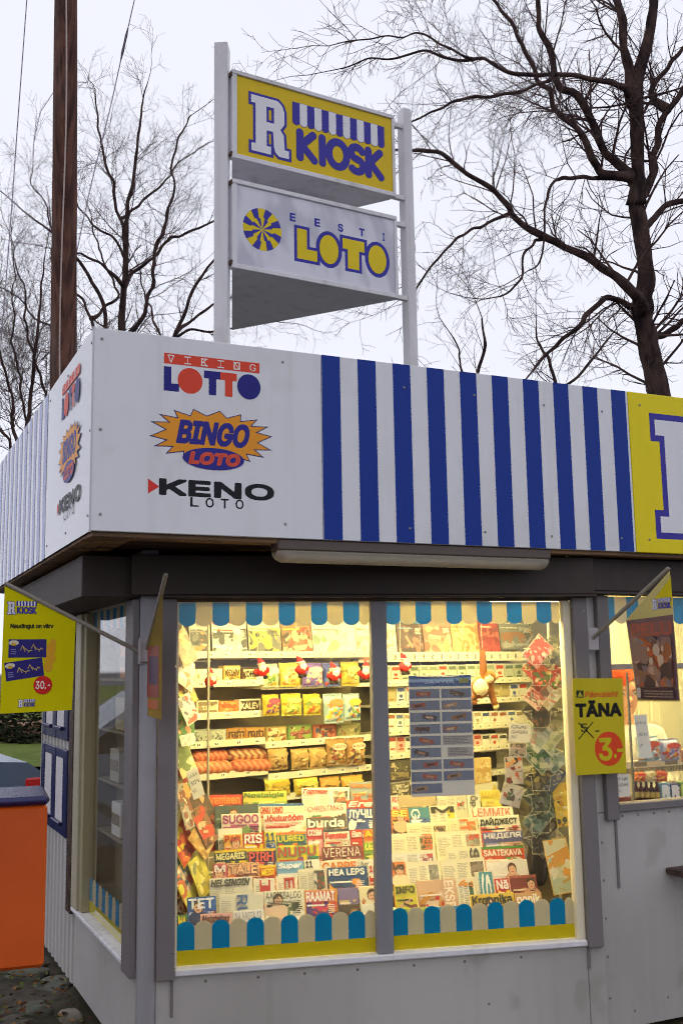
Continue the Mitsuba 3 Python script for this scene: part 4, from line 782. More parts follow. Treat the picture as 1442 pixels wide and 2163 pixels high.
# ---- flat printed stock: magazines, newspapers
def lines(b, M, x0, x1, y0, y1, w, col, rr, pitch=.0075):
    y = y1
    while y > y0: b.poly(sB(x0, y-pitch*.45, x0+(x1-x0)*rr.uniform(.7, 1), y), w, col, M); y -= pitch
def printed(kind, geo, title, tcol, bg, pal, look, opt='', group='magazines on the window rack', lean=.33, H=.27, yaw=None, cat=None):
    tcol = tcol or '8a8270'; x, y, z, w = geo; k = thing(kind, look, cat or kind, group); rr = random.Random(sum(map(ord, look)))
    M = frame((x, y, z), KY if yaw is None else yaw, lean+rr.uniform(-.02, .02), rr.uniform(-.02, .02))
    t = .009 if kind == 'newspaper' else .005
    B().box(-w/2, w/2, -H, 0, -t, 0, bg, M, .001).put(k+'__pages', 'print_paper' if kind == 'newspaper' else 'print_gloss')
    b = B(); e = .0006; hw = w/2
    if kind == 'newspaper':
        if 'fold' in opt: b.poly(sB(-hw, -.012, hw, 0), e, 'd9d2b8', M)
        lines(b, M, -hw+.01, -hw+w*.32, -.12, -.03, e, 'a9a391', rr); lines(b, M, -hw+w*.36, -hw+w*.62, -.12, -.02, e, 'a39d8c', rr)
        if 'nopic' not in opt: picture(b, M, -hw+w*.66, hw-.01, -.085, -.018, e*1.4, pal, rr, 7)
    else:
        picture(b, M, -hw+.004, hw-.004, -H+.01, -.052, e, pal, rr, 16)
        if 'strip' in opt: b.poly(sB(-hw, -.012, hw, -.0005), e*1.5, pal[-1], M)
        b.poly(sB(-hw+.008, -.068, -hw+w*.6, -.061), .0035, tcol, M)
        if 'face' in opt:
            cx = rr.uniform(-.2, .3)*w; b.poly(ell(cx, -.038, .022, .026), .0038, '5a3b28', M); b.poly(ell(cx, -.044, .017, .021), .0042, 'd9ab86', M); b.poly(ell(cx, -.085, .04, .03), .0036, rr.choice(pal), M); b.poly(unary_union([ell(cx-.007, -.042, .0028, .0018, 4), ell(cx+.007, -.042, .0028, .0018, 4), sB(cx-.009, -.0375, cx-.004, -.0365), sB(cx+.004, -.0375, cx+.009, -.0365)]), .0045, '3a2418', M); b.poly(ell(cx, -.054, .006, .0022, 4), .0045, 'b0503c', M); b.poly(Polygon([(cx-.018, -.034), (cx+.004, -.024), (cx+.019, -.038), (cx+.014, -.02), (cx-.012, -.018)]), .0046, rr.choice(['5a3b28', '3a2418', '8a6a3a', '2a1c14']), M)
    if title:
        if 'vert' in opt:
            g = glyphs(title); g = aff.rotate(g, -90, origin=(0, 0)); x0 = {'l': -hw+.01, 'm': -.02, 'r': hw-.06}['r' if 'vr' in opt else 'm' if 'vm' in opt else 'l']
            if 'block' in opt: b.poly(sB(x0-.008, -.2, x0+.056, -.002), .0044, bg if kind != 'newspaper' else pal[-1], M)
            b.poly(fit(g, x0, x0+.046, -.16, -.008), .0048, tcol, M)
        else:
            fr_ = .95 if 'half' not in opt else .55; hgt = .041 if 'big' in opt else .029
            y1 = -.016 if 'strip' in opt else -.007
            g = fit(glyphs(title, 'thin' not in opt), -hw+.006, -hw+w*fr_-.004, y1-hgt, y1, 14 if 'ital' in opt else 0)
            if 'out' in opt: b.poly(g.buffer(.0035), .0046, pal[-1], M)
            b.poly(g if 'thin' in opt else g.buffer(.0008), .0050, tcol, M)
    if kind != 'newspaper' and w > .12: lines(b, M, hw-w*.3, hw-.008, -.1, -.062, .0037, rr.choice([tcol, 'f0ece0', '2a2622']), rr, .008)
    if 'sub' in opt: lines(b, M, -hw+.01, hw-.01, -.058, -.046, .0052, tcol, rr, .006)
    b.put(k+'__cover_print', 'print_paper' if kind == 'newspaper' else 'print_gloss')
    return k
warm = ['c98a5a', 'e0b48a', '8a3a24', 'd8642a', 'f0d9b0', '4a2a20']; blu = ['3a5a9a', '86a8d0', '1d2f62', 'd8c8b0', 'e8e0d0', 'b04a30']
red = ['b8321f', 'e07a4a', '7a1a14', 'f0d0a0', 'd9a080', 'e8c020']; grn = ['5a7a3a', '8aa24a', '2f4420', 'e0d08a', 'c8b060', 'd8c020']
pnk = ['d89a9a', 'e8c0b8', 'b05a6a', 'f0e0d8', '8a4a4a', 'c83a4a']; drk = ['3a2f2a', '6a5a4a', '1d1815', 'a08a6a', 'c8b08a', '8a2a20']
gry = ['b9b4a2', '8a8678', '5a564c', 'd8d2c0', '46423a', 'b03a2a']; crm = ['e6dcc0', 'c8b088', 'a0805a', 'd8c8a0', '8a6a4a', 'c84a2a']
MG, NP = 'magazine', 'newspaper'
for row in [
 (MG, (0.5416, 0.6739, 0.6047, 0.0426), 'MA', 'e8d020', '4f7a30', grn, 'narrow green cover with yellow letters and a dark haired face in the window corner', 'face'),
 (MG, (0.6803, 0.651, 0.5998, 0.1316), 'Naistekas', '5a3020', 'd8a498', pnk, 'pink magazine with brown script title in the lowest rack row', 'ital'),
 (MG, (0.8195, 0.6407, 0.6001, 0.1279), 'NA AASTA 12', '8a8490', 'e4e0d6', crm, 'white booklet with thin grey capitals and number 12', 'thin sub'),
 (MG, (0.6533, 0.7695, 0.6472, 0.1223), 'TET', 'e8ecec', '2a5c9c', blu, 'blue magazine with three white capitals at the lower left', 'big face'),
 (NP, (0.8261, 0.7545, 0.648, 0.1924), 'RUN', '3a5a8a', 'cdc9b4', gry, 'folded grey newspaper with blue upright letters', 'vert vm fold nopic'),
 (MG, (1.0148, 0.7295, 0.6454, 0.1733), 'AABITSALOO', '2a2a26', 'e2dcc4', ['d8d0b0', '7a8a5a', 'e0c0a0', '5a6a40', 'f0e8d8'], 'cream magazine with dark capitals above a white haired man', 'face thin sub'),
 (MG, (1.1747, 0.6952, 0.6376, 0.1441), 'RAAMAT', 'f4ecd8', 'd8963a', ['5a3a7a', 'e08a2a', 'd84a2a', '7a9a3a', 'c83a5a'], 'orange colouring book with white bubble letters over purple', 'big out'),
 (MG, (1.2972, 0.6792, 0.6363, 0.0923), '', 'e8e0d0', '7a6a94', ['7a6a94', '9a8ab0', 'd8c8a0', '4a6a8a', 'c8b070'], 'plain lilac cover with small yellow figure beside the mullion', ''),
 (MG, (1.3921, 0.6698, 0.6368, 0.0824), '', 'b09050', 'e8dcae', crm, 'cream drawing book with a blond girl', 'face'),
 (MG, (1.2583, 0.5762, 0.5893, 0.0921), '', 'e8e0d0', '4a3a30', drk, 'dark photo cover with pale flower shape just above the scallops', 'face'),
 (MG, (1.3435, 0.5594, 0.5855, 0.0675), '', 'd8d0c0', 'eae4d0', crm, 'blank white cover in the lowest row against the mullion', ''),
 (NP, (0.8166, 0.8625, 0.6958, 0.19), 'HELSINGIN', '33322c', 'cbc7b2', gry, 'grey newspaper with italic dark capitals', 'ital fold nopic'),
 (NP, (0.9573, 0.8231, 0.685, 0.095), 'II', 'b8302a', 'd8d0bc', red, 'folded newspaper with two red bars', 'vert vm fold nopic'),
 (NP, (1.0602, 0.815, 0.6868, 0.0961), 'ETI', 'b83a2c', 'ded4b8', red, 'cream newspaper with upright red letters', 'vert vr fold nopic'),
 (NP, (1.1931, 0.8319, 0.7025, 0.1308), 'PAX', '4a4a44', 'cfcbb2', ['8a3a2a', '3a5a3a', 'c86a4a', '5a2a20'], 'newspaper with a dark red and green photo', 'vert vr fold'),
 (MG, (1.3558, 0.8065, 0.7, 0.1838), 'HEA LEPS', 'f0ece0', '244a78', ['24406a', 'd8641e', 'e89a3a', '2a3a6a', '8a2a20'], 'blue magazine with white capitals over orange pumpkins', ''),
 (MG, (1.4812, 0.7963, 0.7028, 0.0472), '10', 'c8382a', 'e8e0cc', red, 'narrow white cover with red figure beside the mullion', ''),
 (MG, (0.798, 0.9598, 0.7408, 0.0616), 'M', 'e8d8d0', 'c05a60', pnk, 'small pink and red cover at the row end', 'face'),
 (MG, (0.903, 0.9416, 0.7384, 0.1415), 'TALE', 'e8b48a', 'e2aa78', warm, 'peach magazine with dark outlined letters', 'big out'),
 (MG, (1.0052, 0.9016, 0.7251, 0.0712), 'MEIST', 'e8d020', 'c8561e', red, 'orange puzzle magazine with yellow capitals', 'strip'),
 (MG, (1.1129, 0.902, 0.732, 0.1224), 'Super', 'f0f0f0', '7aa6c4', ['d8d8d8', 'b83a2a', '5a8ab0', 'f0e0c0', '3a3a3a'], 'sky blue magazine with white script and red car', 'ital'),
 (MG, (1.2172, 0.8903, 0.7329, 0.0729), '11', '3a3a34', 'e6e0d0', gry, 'white magazine showing a small green car', 'half'),
 (MG, (1.3402, 0.855, 0.7232, 0.1762), 'CARPE', 'd87a24', 'e8dcc0', warm, 'cream magazine with large orange capitals', 'big'),
 (MG, (1.476, 0.8295, 0.7193, 0.0881), 'lux', '8a8478', 'e2dece', gry, 'whitish magazine with small grey script beside the mullion', 'ital half'),
 (MG, (0.875, 1.0379, 0.7847, 0.148), 'MEGARIS', 'e4dc9a', '2a3a2e', ['2f3f34', 'd8c020', '8a3a5a', 'c8a080', 'd8b820'], 'dark green crossword magazine with pale capitals and yellow top edge', 'strip'),
 (MG, (1.0157, 1.0113, 0.7809, 0.1279), 'PIRH', 'd85a4a', '3a2440', ['4a2a4a', 'c83a3a', 'e0a060', '2a1a2a', 'd8b820'], 'dark purple crossword magazine with red outlined capitals', 'strip big'),
 (MG, (1.1863, 0.9905, 0.7824, 0.1996), 'NUPU', 'b8402a', 'd6bc20', ['d6bc20', '3a8a5a', '2a6a9a', 'c8482a', '8a3a8a', '3a9a6a'], 'yellow childrens magazine with many coloured letters', 'big out'),
 (MG, (1.393, 0.9388, 0.7704, 0.1961), 'VERENA', 'eadfc8', '7c3a38', ['8a4a44', 'c8907a', '5a2a2a', 'e0c0a0', 'a06a5a'], 'maroon magazine with wide cream capitals', 'big thin'),
 (MG, (1.5382, 0.9303, 0.777, 0.0695), 'Uus', 'e8e060', '7a9a3a', grn, 'lime green cover with yellow letters by the mullion', 'ital'),
 (MG, (0.917, 1.1723, 0.8594, 0.1144), '', '8a8a80', 'e4dfcc', gry, 'white unprinted leaflet behind the orange puzzle cover', 'sub'),
 (MG, (0.9169, 1.1306, 0.8367, 0.0868), 'PAR', 'b8482a', 'e0a63a', warm, 'orange cover with brown red letters beside the red cover', 'face'),
 (MG, (1.0137, 1.1175, 0.8373, 0.0967), 'RIS', 'f4ece0', 'c03a28', red, 'red magazine with three heavy white capitals', 'big'),
 (MG, (1.095, 1.1081, 0.8387, 0.0544), '11', '2a4a7a', 'dcc83a', blu, 'yellow cover with a blue number 11', 'big'),
 (MG, (1.1914, 1.0822, 0.8324, 0.1415), 'UURED', 'd8cc3a', '2f6468', ['2a6468', 'c83a2a', 'd8b82a', '3a4a7a', 'e07a2a'], 'teal comic magazine with yellow letters and red cartoon figure', 'strip'),
 (MG, (1.3131, 1.0793, 0.8409, 0.0787), 'COSM', 'f0e4d8', 'c8444a', pnk, 'rose red magazine with white capitals', ''),
 (MG, (1.4146, 1.0491, 0.8326, 0.1259), 'Fenster', 'c8342c', 'e6dcc6', ['c8b090', '9a5a3a', 'e0d0b0', '7a8a9a', '3a3a4a'], 'magazine with red letters under a dark top strip', 'strip'),
 (MG, (1.5076, 1.024, 0.8264, 0.0587), 'Elam', 'f0e0d0', 'c43a26', red, 'small red cover with white italic letters', 'ital'),
 (MG, (1.5767, 1.011, 0.825, 0.0708), 'AI', 'e8c83a', 'd8702a', warm, 'orange cover with yellow letters by the mullion', ''),
 (MG, (1.001, 1.2519, 0.9119, 0.1932), 'SUGOO', 'a0487a', 'e6dcc2', ['e0d4b8', 'b0487a', '6a8a4a', 'd8a040', '8a3a6a'], 'cream childrens magazine with purple letters and cartoon', 'big'),
 (MG, (1.2076, 1.2034, 0.9028, 0.2081), 'Jõulurõõm', 'bc3428', 'ece6d2', ['e8e0c8', '5a7a3a', 'c83a2a', 'd8b040', 'e0d8c0'], 'white magazine with wide red title and holly sprigs', 'sub'),
 (MG, (1.4, 1.1326, 0.8793, 0.1984), 'burda', 'f0ece4', '5a564e', ['8a7a6a', 'd0a888', '4a443c', 'c8b8a0', '2a2622'], 'dark grey fashion magazine with white round letters and blond head', 'big face'),
 (MG, (1.5983, 1.147, 0.9068, 0.1503), 'ЛУЧШ', 'eceae4', '2c4484', ['2c4484', '4a64a0', 'e0e0e0', '1d2f62', 'b0b8d0'], 'royal blue magazine with white Cyrillic capitals', 'big'),
 (MG, (0.9949, 1.311, 0.9461, 0.2137), '', '8a9a94', '3a4a48', ['4a5a56', '7a8a84', '2a3230', '3a2a22', 'a0a89a'], 'dark teal cover with a dark haired face', 'face'),
 (MG, (1.2162, 1.2687, 0.9425, 0.2249), 'ONU UNO', 'c24a30', 'e8dcb8', ['e0d0a8', 'c8642a', 'd8a040', '4a6a9a', '3a6a9a'], 'cream comic magazine with red capitals and blue top edge', 'strip half sub'),
 (MG, (1.4333, 1.2145, 0.9314, 0.1997), 'CHRISTMAS', 'b8322c', 'e8e0cc', ['e0d8c0', '4a7a3a', 'c83a3a', 'd0a878', '6a4a3a'], 'white magazine titled CHRISTMAS in red capitals', 'thin'),
 (MG, (1.6181, 1.2, 0.9415, 0.1447), 'Ere', 'f0e4d8', 'cc4630', red, 'red magazine with white script in the upper rack by the mullion', 'ital'),
 (MG, (0.9657, 1.3884, 0.99, 0.1667), 'venteen', 'e88a3a', 'c83a2a', red, 'red magazine with orange lower case title in the top row', 'big'),
 (MG, (1.166, 1.3638, 0.9959, 0.2202), 'Nostalgia', '5a7a2a', 'd8c84a', grn, 'yellow and green magazine with rounded green title in the top row', ''),
 (NP, (1.4782, 1.3162, 0.9998, 0.2461), 'Горпион', 'b8342c', 'e6e0cc', ['c8b898', '8a8478', 'a05a3a', '4a463e'], 'white newspaper with red Cyrillic script in the top row', 'half ital'),
 (MG, (1.6808, 1.3071, 1.017, 0.1308), 'Genp', 'd8742e', '8a9494', ['8a9494', 'b0b4a8', '5a6a74', 'd8a070', 'b84a2a'], 'grey blue magazine with orange letters in the top row', ''),
 # behind the second pane
 (MG, (1.5611, 0.6365, 0.6301, 0.1013), 'INFO', '2c2a14', 'd2c43a', ['d2c43a', 'c87a3a', '8a4a30', 'e0b090', '5a3a2a'], 'yellow booklet titled INFO in black', ''),
 (MG, (1.7209, 0.6343, 0.6377, 0.1865), 'EKSPR', 'f0dcc8', 'd2a884', ['d0a070', 'e0c0a0', 'a0643a', 'c8882a', 'c8402a'], 'magazine with upright white title on a red side band', 'vert vr block'),
 (NP, (1.8633, 0.6105, 0.6344, 0.0865), '4:', 'd88a2a', 'dcd6be', ['3a5a3a', 'd88a2a', '2a3a2a', 'c8b070'], 'newspaper with dark green frame and orange square', 'fold'),
 (NP, (1.9768, 0.6287, 0.6503, 0.0903), 'S', 'e0e4dc', 'd8d4c0', ['3a7a8a', '5a9aa0', '8a8678', '3a8290'], 'newspaper with teal block and white letter', 'vert vm block fold nopic'),
 (MG, (2.033, 0.5706, 0.6249, 0.0693), 'Nä', 'f0e8e0', 'c83c30', red, 'red cover with white letters Nä', 'big'),
 (MG, (2.1484, 0.566, 0.6296, 0.131), '', 'e8d8b0', '7c2f26', ['8a3a2c', 'c89070', 'd8b090', '5a241c', 'a8583a'], 'maroon cover with two people and a yellow edge', 'face strip'),
 (MG, (1.9292, 0.4924, 0.582, 0.2068), 'Kroonika', '241f14', 'd8b43a', ['c89a50', '6a4030', 'd8a888', '4a2a20', 'c83a2a'], 'yellow magazine with black title hidden by womens heads', 'face big'),
 (MG, (2.1003, 0.4587, 0.5749, 0.1278), 'oonik', 'efe8dc', 'c69a6a', ['c69a6a', 'd8b88a', 'a0744a', 'e0d0a0', 'd8b020'], 'tan magazine with white lower case letters', 'big'),
 (MG, (1.5139, 0.4906, 0.5628, 0.1576), '', '4a6a20', 'a8b44a', grn, 'thin lime green cover edge above the scallops', 'sub'),
 (MG, (1.6761, 0.4653, 0.5584, 0.1537), '', '1d3a6a', '4a86b4', blu, 'thin light blue cover edge above the scallops', 'sub'),
 (MG, (1.6076, 0.7827, 0.7042, 0.066), 'Lo', '3a2418', 'd87c3a', warm, 'orange and black cover next to the mullion', 'face'),
 (NP, (1.724, 0.7585, 0.6997, 0.1609), '', '5a564c', 'e0d9be', ['8a8678', 'b0aa98', '6a665a'], 'cream newspaper with one grey portrait', 'fold'),
 (NP, (1.923, 0.7311, 0.6993, 0.2179), '', '5a564c', 'ddd6ba', ['6a5a4a', '8a7a68', '3a3630'], 'wide cream newspaper with a dark headline bar', 'fold'),
 (MG, (2.1293, 0.6698, 0.6817, 0.2068), 'tv', 'f2e8e0', 'e6e0d4', ['e6e0d4', 'd0c8bc', '3a2c26', 'd0a488', 'e0d8cc'], 'white television guide with red square logo and a dark haired man', 'face half'),
 (NP, (1.7139, 0.8346, 0.7389, 0.2094), '', '7a7a90', 'd6d6d0', ['c8b8b0', 'b84a4a', 'd8d0c8', '8a5a6a'], 'bluish white newspaper with a round red emblem', 'fold'),
 (NP, (1.9714, 0.7998, 0.7397, 0.1741), 'ST', '3a3a36', 'd8d2ba', gry, 'newspaper with dark upright letters above the cream one', 'vert vr fold'),
 (MG, (2.1677, 0.7569, 0.7317, 0.2157), 'SAATEKAVA', 'f0e4d4', 'cc4a2a', ['cc4a2a', 'e0a080', 'b83a20', 'd8c8b0', '4a8a3a'], 'red orange programme magazine with white capitals and woman', 'strip'),
 (NP, (1.7705, 0.9399, 0.8013, 0.2148), 'РЕПОРТ', 'd8703a', 'dcd2b4', ['a87a5a', 'c8a888', '5a3a2a', '3a5a3a'], 'newspaper with orange upright title and small portrait', 'vert vr fold'),
 (NP, (2.0026, 0.8983, 0.7976, 0.2338), '', '6a665c', 'e0dac2', ['a09a8a', '8a8678', 'b84a30'], 'folded newspaper with grey landscape photo', 'fold'),
 (MG, (2.2266, 0.8425, 0.7852, 0.2105), 'НЕДЕЛЯ', 'e0dce8', '5a5a94', ['5a8a4a', '3a7a3a', '8a8ab8', 'd0a890', '4a8a3a'], 'violet magazine with pale Cyrillic capitals above green', ''),
 (NP, (1.8777, 0.9853, 0.837, 0.207), '', '5a564c', 'd6cba8', ['b08a68', '8a6448', 'd0b090', '4a382a'], 'newspaper with a brown crowd photo strip', 'fold'),
 (NP, (2.0742, 0.9712, 0.8472, 0.1517), 'ПРА', 'd8703a', 'dccdaa', ['c8a070', 'a07a4a', 'd8703a'], 'newspaper with orange Cyrillic block', 'vert vm fold'),
 (MG, (2.2673, 0.9387, 0.8464, 0.2199), 'ДАЙДЖЕСТ', '1f1c18', 'ece6d4', ['e8dcc8', 'c83a2a', 'd8a898', 'e0c8b8', 'c8402a'], 'white magazine with black Cyrillic capitals and red underline', 'big'),
 (MG, (1.7829, 1.0972, 0.895, 0.0933), 'SE', 'e8d060', 'd07a34', ['c85a6a', 'e0a060', '8a2a4a', 'd8b090', '3a2420'], 'orange and pink magazine with a dark haired woman', 'face'),
 (MG, (1.8889, 1.0852, 0.8983, 0.1067), 'GEO', 'eef0ec', '3a7a8a', blu, 'teal magazine with upright white letters', 'vert vl'),
 (NP, (2.0171, 1.0679, 0.9008, 0.1381), 'M', '1f1d14', 'e2dcc6', ['d8c83a', 'd0c030', '8a8678'], 'newspaper with a bright yellow square', 'fold'),
 (MG, (2.2684, 0.9993, 0.884, 0.2273), 'LEMMIK', 'd8644a', 'ece4d2', ['e0d4c0', 'c8a888', 'e8e0d0', '8a6a5a', 'c84a3a'], 'white magazine with wide coral capitals', 'big thin'),
 (MG, (1.8023, 1.1856, 0.9521, 0.0375), 'PO', 'c8443a', 'e8e0d2', pnk, 'small white cover with red letters behind the price board', ''),
 (MG, (1.9231, 1.1637, 0.9513, 0.1994), '', '7a6a4a', 'b09a74', ['b09a74', '8a7a5a', '4a7a3a', 'c8b48a'], 'brown kraft cover with green ornament in the top row', ''),
 (NP, (2.1057, 1.1272, 0.948, 0.1588), '', '5a564c', 'ccc7b0', gry, 'grey text newspaper in the top row', 'fold'),
 (NP, (2.2202, 1.0972, 0.9413, 0.0697), 'Õpetaja', '2a2822', 'dcd8c4', gry, 'newspaper with black upright masthead', 'vert vl fold nopic'),
 (MG, (2.3247, 1.0983, 0.9539, 0.1097), 'MARE', 'c8b040', 'e0cc4a', ['e0cc4a', 'e8dca0', 'c8a83a', 'd8c060'], 'pale yellow magazine with faint letters by the card stand', ''),
]: printed(*row)
k = thing('magazine_rack', 'sloping metal magazine rack behind the window', 'rack', None)
for i in range(9):
    t = .12+.0915*i; z = 0.5886+.0505*i
    B().box(.02, 1.70, z-.285, z-.275, -t+.055, -t+.105, M=W1).put(k+'__'+num_in(k, 'tier'), 'shelf_metal')
for s in (.03, .84, 1.66):
    B().prism(Polygon([(0.07, .0), (1.0, .0), (1.0, .55), (.15, .06)]), -.012, .012, 'ffffff', np.array(frame(wp(s, 0, .12), KY+math.pi/2))).put(k+'__'+num_in(k, 'side_plate'), 'shelf_metal')
# ---- goods on the wall shelving (rects are x, y, z bottom, z top, width)
def place(rc, yaw=None, lean=0.): x, y, z0, z1, w = rc; return frame((x, y, z0), BY if yaw is None else yaw, lean), w, z1-z0
def art(b, M, w, h, wz, pal, rr, n=8, m=.08):
    picture(b, M, -w/2+w*m, w/2-w*m, h*m, h*(1-m), wz, pal, rr, n)
def carton(kind, rc, col, pal, look, title='', tcol='f0e8d8', dep=.05, group=None, cat=None, n=7):
    M, w, h = place(rc); k = thing(kind, look, cat or kind.replace('_', ' '), group); rr = random.Random(sum(map(ord, look))+len(used))
    B().box(-w/2, w/2, 0, h, -dep, 0, col, M, .002).put(k+'__carton', 'print_gloss')
    b = B()
    if pal: art(b, M, w, h, .0006, pal, rr, n)
    if title: b.poly(text(title, -w*.42, w*.42, h*.45, h*.8).buffer(.0006), .003, tcol, M)
    if b.V: b.put(k+'__print', 'print_gloss')
    return k
def bag(rc, base, pal, look, title='', tcol='c83020', group='snack bags on the wall shelving', bulge=.035, yaw=None, lean=.08):
    M, w, h = place(rc, yaw, lean); k = thing('snack_bag', look, 'snack bag', group); rr = np.random.RandomState(sum(map(ord, look))+7*len(used)); n, m = 23, 31
    U, V = np.meshgrid(np.linspace(-1, 1, n), np.linspace(0, 1, m)); q = rr.uniform(0, 40)
    cr = meshkit.noise(np.stack([U*5+q, V*7, U*0], -1), 2)-.5
    bl = bulge*(np.clip(1-U**4, 0, 1)**.7)*(np.clip(np.sin(np.pi*np.clip((V-.07)/.86, 0, 1)), 0, 1)**.55)
    X = U*w/2*(1-.07*np.sin(np.pi*V)*np.abs(U)); Y = V*h+.004*cr*(np.abs(V-.5) > .4); W_ = bl+.012*cr*(bl > .002)
    base_c = np.array(lin(base)); C = np.tile(base_c, (n*m, 1)).reshape(m, n, 3)
    cols = [np.array(lin(c)) for c in pal]
    for i in range(60):
        cx, cy = rr.uniform(-.75, .75), rr.uniform(.1, .62); rx, ry = rr.uniform(.06, .26), rr.uniform(.025, .08)
        msk = ((U-cx)/rx)**2+((V-cy)/ry)**2 < 1; C[msk] = cols[i % len(cols)]
    C[(V > .93) | (V < .06)] = base_c*.75
    kk = np.arange(n*m).reshape(m, n); F = np.stack([kk[:-1, :-1], kk[:-1, 1:], kk[1:, 1:], kk[1:, :-1]], -1).reshape(-1, 4)
    b = B().add(np.stack([X, Y, W_], -1).reshape(-1, 3), F, C.reshape(-1, 3), M)
    b.add(np.stack([X, Y, -W_*.8], -1).reshape(-1, 3), F[:, ::-1], C.reshape(-1, 3)*.8, M); b.put(k+'__wrapper', 'print_gloss', smooth=True)
    b = B(); b.poly(ell(0, h*.68, w*.36, h*.13, 16), bulge*1.02+.004, pal[0], M); 
    if title: b.poly(text(title, -w*.3, w*.3, h*.63, h*.73), bulge*1.02+.0052, tcol, M)
    b.put(k+'__badge', 'print_gloss')
    return k
D1 = ('bk', .04)
for a in [
 ('box', (1.0843, 2.0401, 1.5241, 1.6115, 0.1904), 'e2dcc8', ['e6e0cc', 'c8a878', 'd8d0b8'], 'white sweets box on the upper left shelf', '', 'f0e8d8'),
 ('box', (1.2408, 2.0838, 1.5205, 1.6283, 0.1151), 'd8b85a', ['e8d08a', 'c09a3a', 'f0e0a8', '8a6a2a'], 'square golden coffee box on the upper left shelf', 'KOHV', '5a3a18'),
 ('box', (1.361, 2.1174, 1.5178, 1.6133, 0.1147), '5a3426', ['d8c8a0', '6a3a28', 'c0a070'], 'brown coffee box with a cream label', 'KOHV', '3a2418'),
 ('box', (1.0798, 2.0389, 1.343, 1.4347, 0.1484), 'd8cdb0', ['8a7458', 'c8b898', '6a5238', 'a08a6a'], 'white chocolate box with brown picture', '', 'f0e8d8'),
 ('box', (1.2171, 2.0772, 1.337, 1.4275, 0.1302), 'd87a3a', ['e08a4a', 'c85a2a', 'e8c8a0', 'e09a5a'], 'orange red chocolate box', '', 'f0e8d8'),
 ('box', (1.3605, 2.1173, 1.3335, 1.4336, 0.1545), 'e6dfca', ['4a382a', '6a523a', '3a2a20'], 'white edged chocolate box with a dark brown front', 'KALEV', 'e8dcc0'),
]: carton('chocolate_box', a[1], a[2], a[3], a[4], a[5], a[6], .06, 'boxes on the wall shelving', 'box')
for i, (rc, c, pal, l, t) in enumerate([
 ((1.0373, 2.0166, 1.1847, 1.2777, 0.1089), '9aa094', ['b0b4a4', '7a8078', 'c8c8b4', '5a6058'], 'grey silver chocolate bars at the left shelf end', ''),
 ((1.1449, 2.0467, 1.1807, 1.2722, 0.1083), 'a4a89a', ['b8bcac', '868c80', 'd0d0bc', '5a6058'], 'grey silver chocolate bars with darker band', ''),
 ((1.2616, 2.0793, 1.1789, 1.2742, 0.1276), 'b07a34', ['b8843c', 'a06a2c', 'c89850', '8a5a24'], 'ochre chocolate bars with round dark letters, first pair', 'mm'),
 ((1.3927, 2.1159, 1.1763, 1.2704, 0.1313), 'b88238', ['c08a40', 'a8722e', 'c89c54', '8a5a24'], 'ochre chocolate bars with round dark letters, second pair', 'mm'),
 ((1.5395, 2.1569, 1.1729, 1.2685, 0.1529), 'a08848', ['c8b070', '6a5a34', 'd8c8a0', '8a4a2a', '4a3a24'], 'tan and brown chocolate stack', ''),
 ((1.7102, 2.2045, 1.1684, 1.2685, 0.1802), '6a8a44', ['8aa24a', 'a05a4a', 'd0c898', '4a6a34', '7a3a34'], 'green chocolate stack with red flecks', ''),
 ((1.8942, 2.2559, 1.1603, 1.2624, 0.1798), 'b0563a', ['c87a5a', '8a3a2a', '4a5a7a', 'd8b890', 'a04030'], 'red chocolate stack with blue flecks', ''),
 ((2.0819, 2.3083, 1.1522, 1.2592, 0.1946), '7a7a4a', ['9a9460', '5a5a38', 'c8bc8a', '8a5a3a'], 'olive chocolate stack behind the brown paper bags', '')]):
    carton('chocolate_bar', rc, c, pal, l, t, '4a2a14', .05, 'chocolate on the wall shelving', 'chocolate', 11)
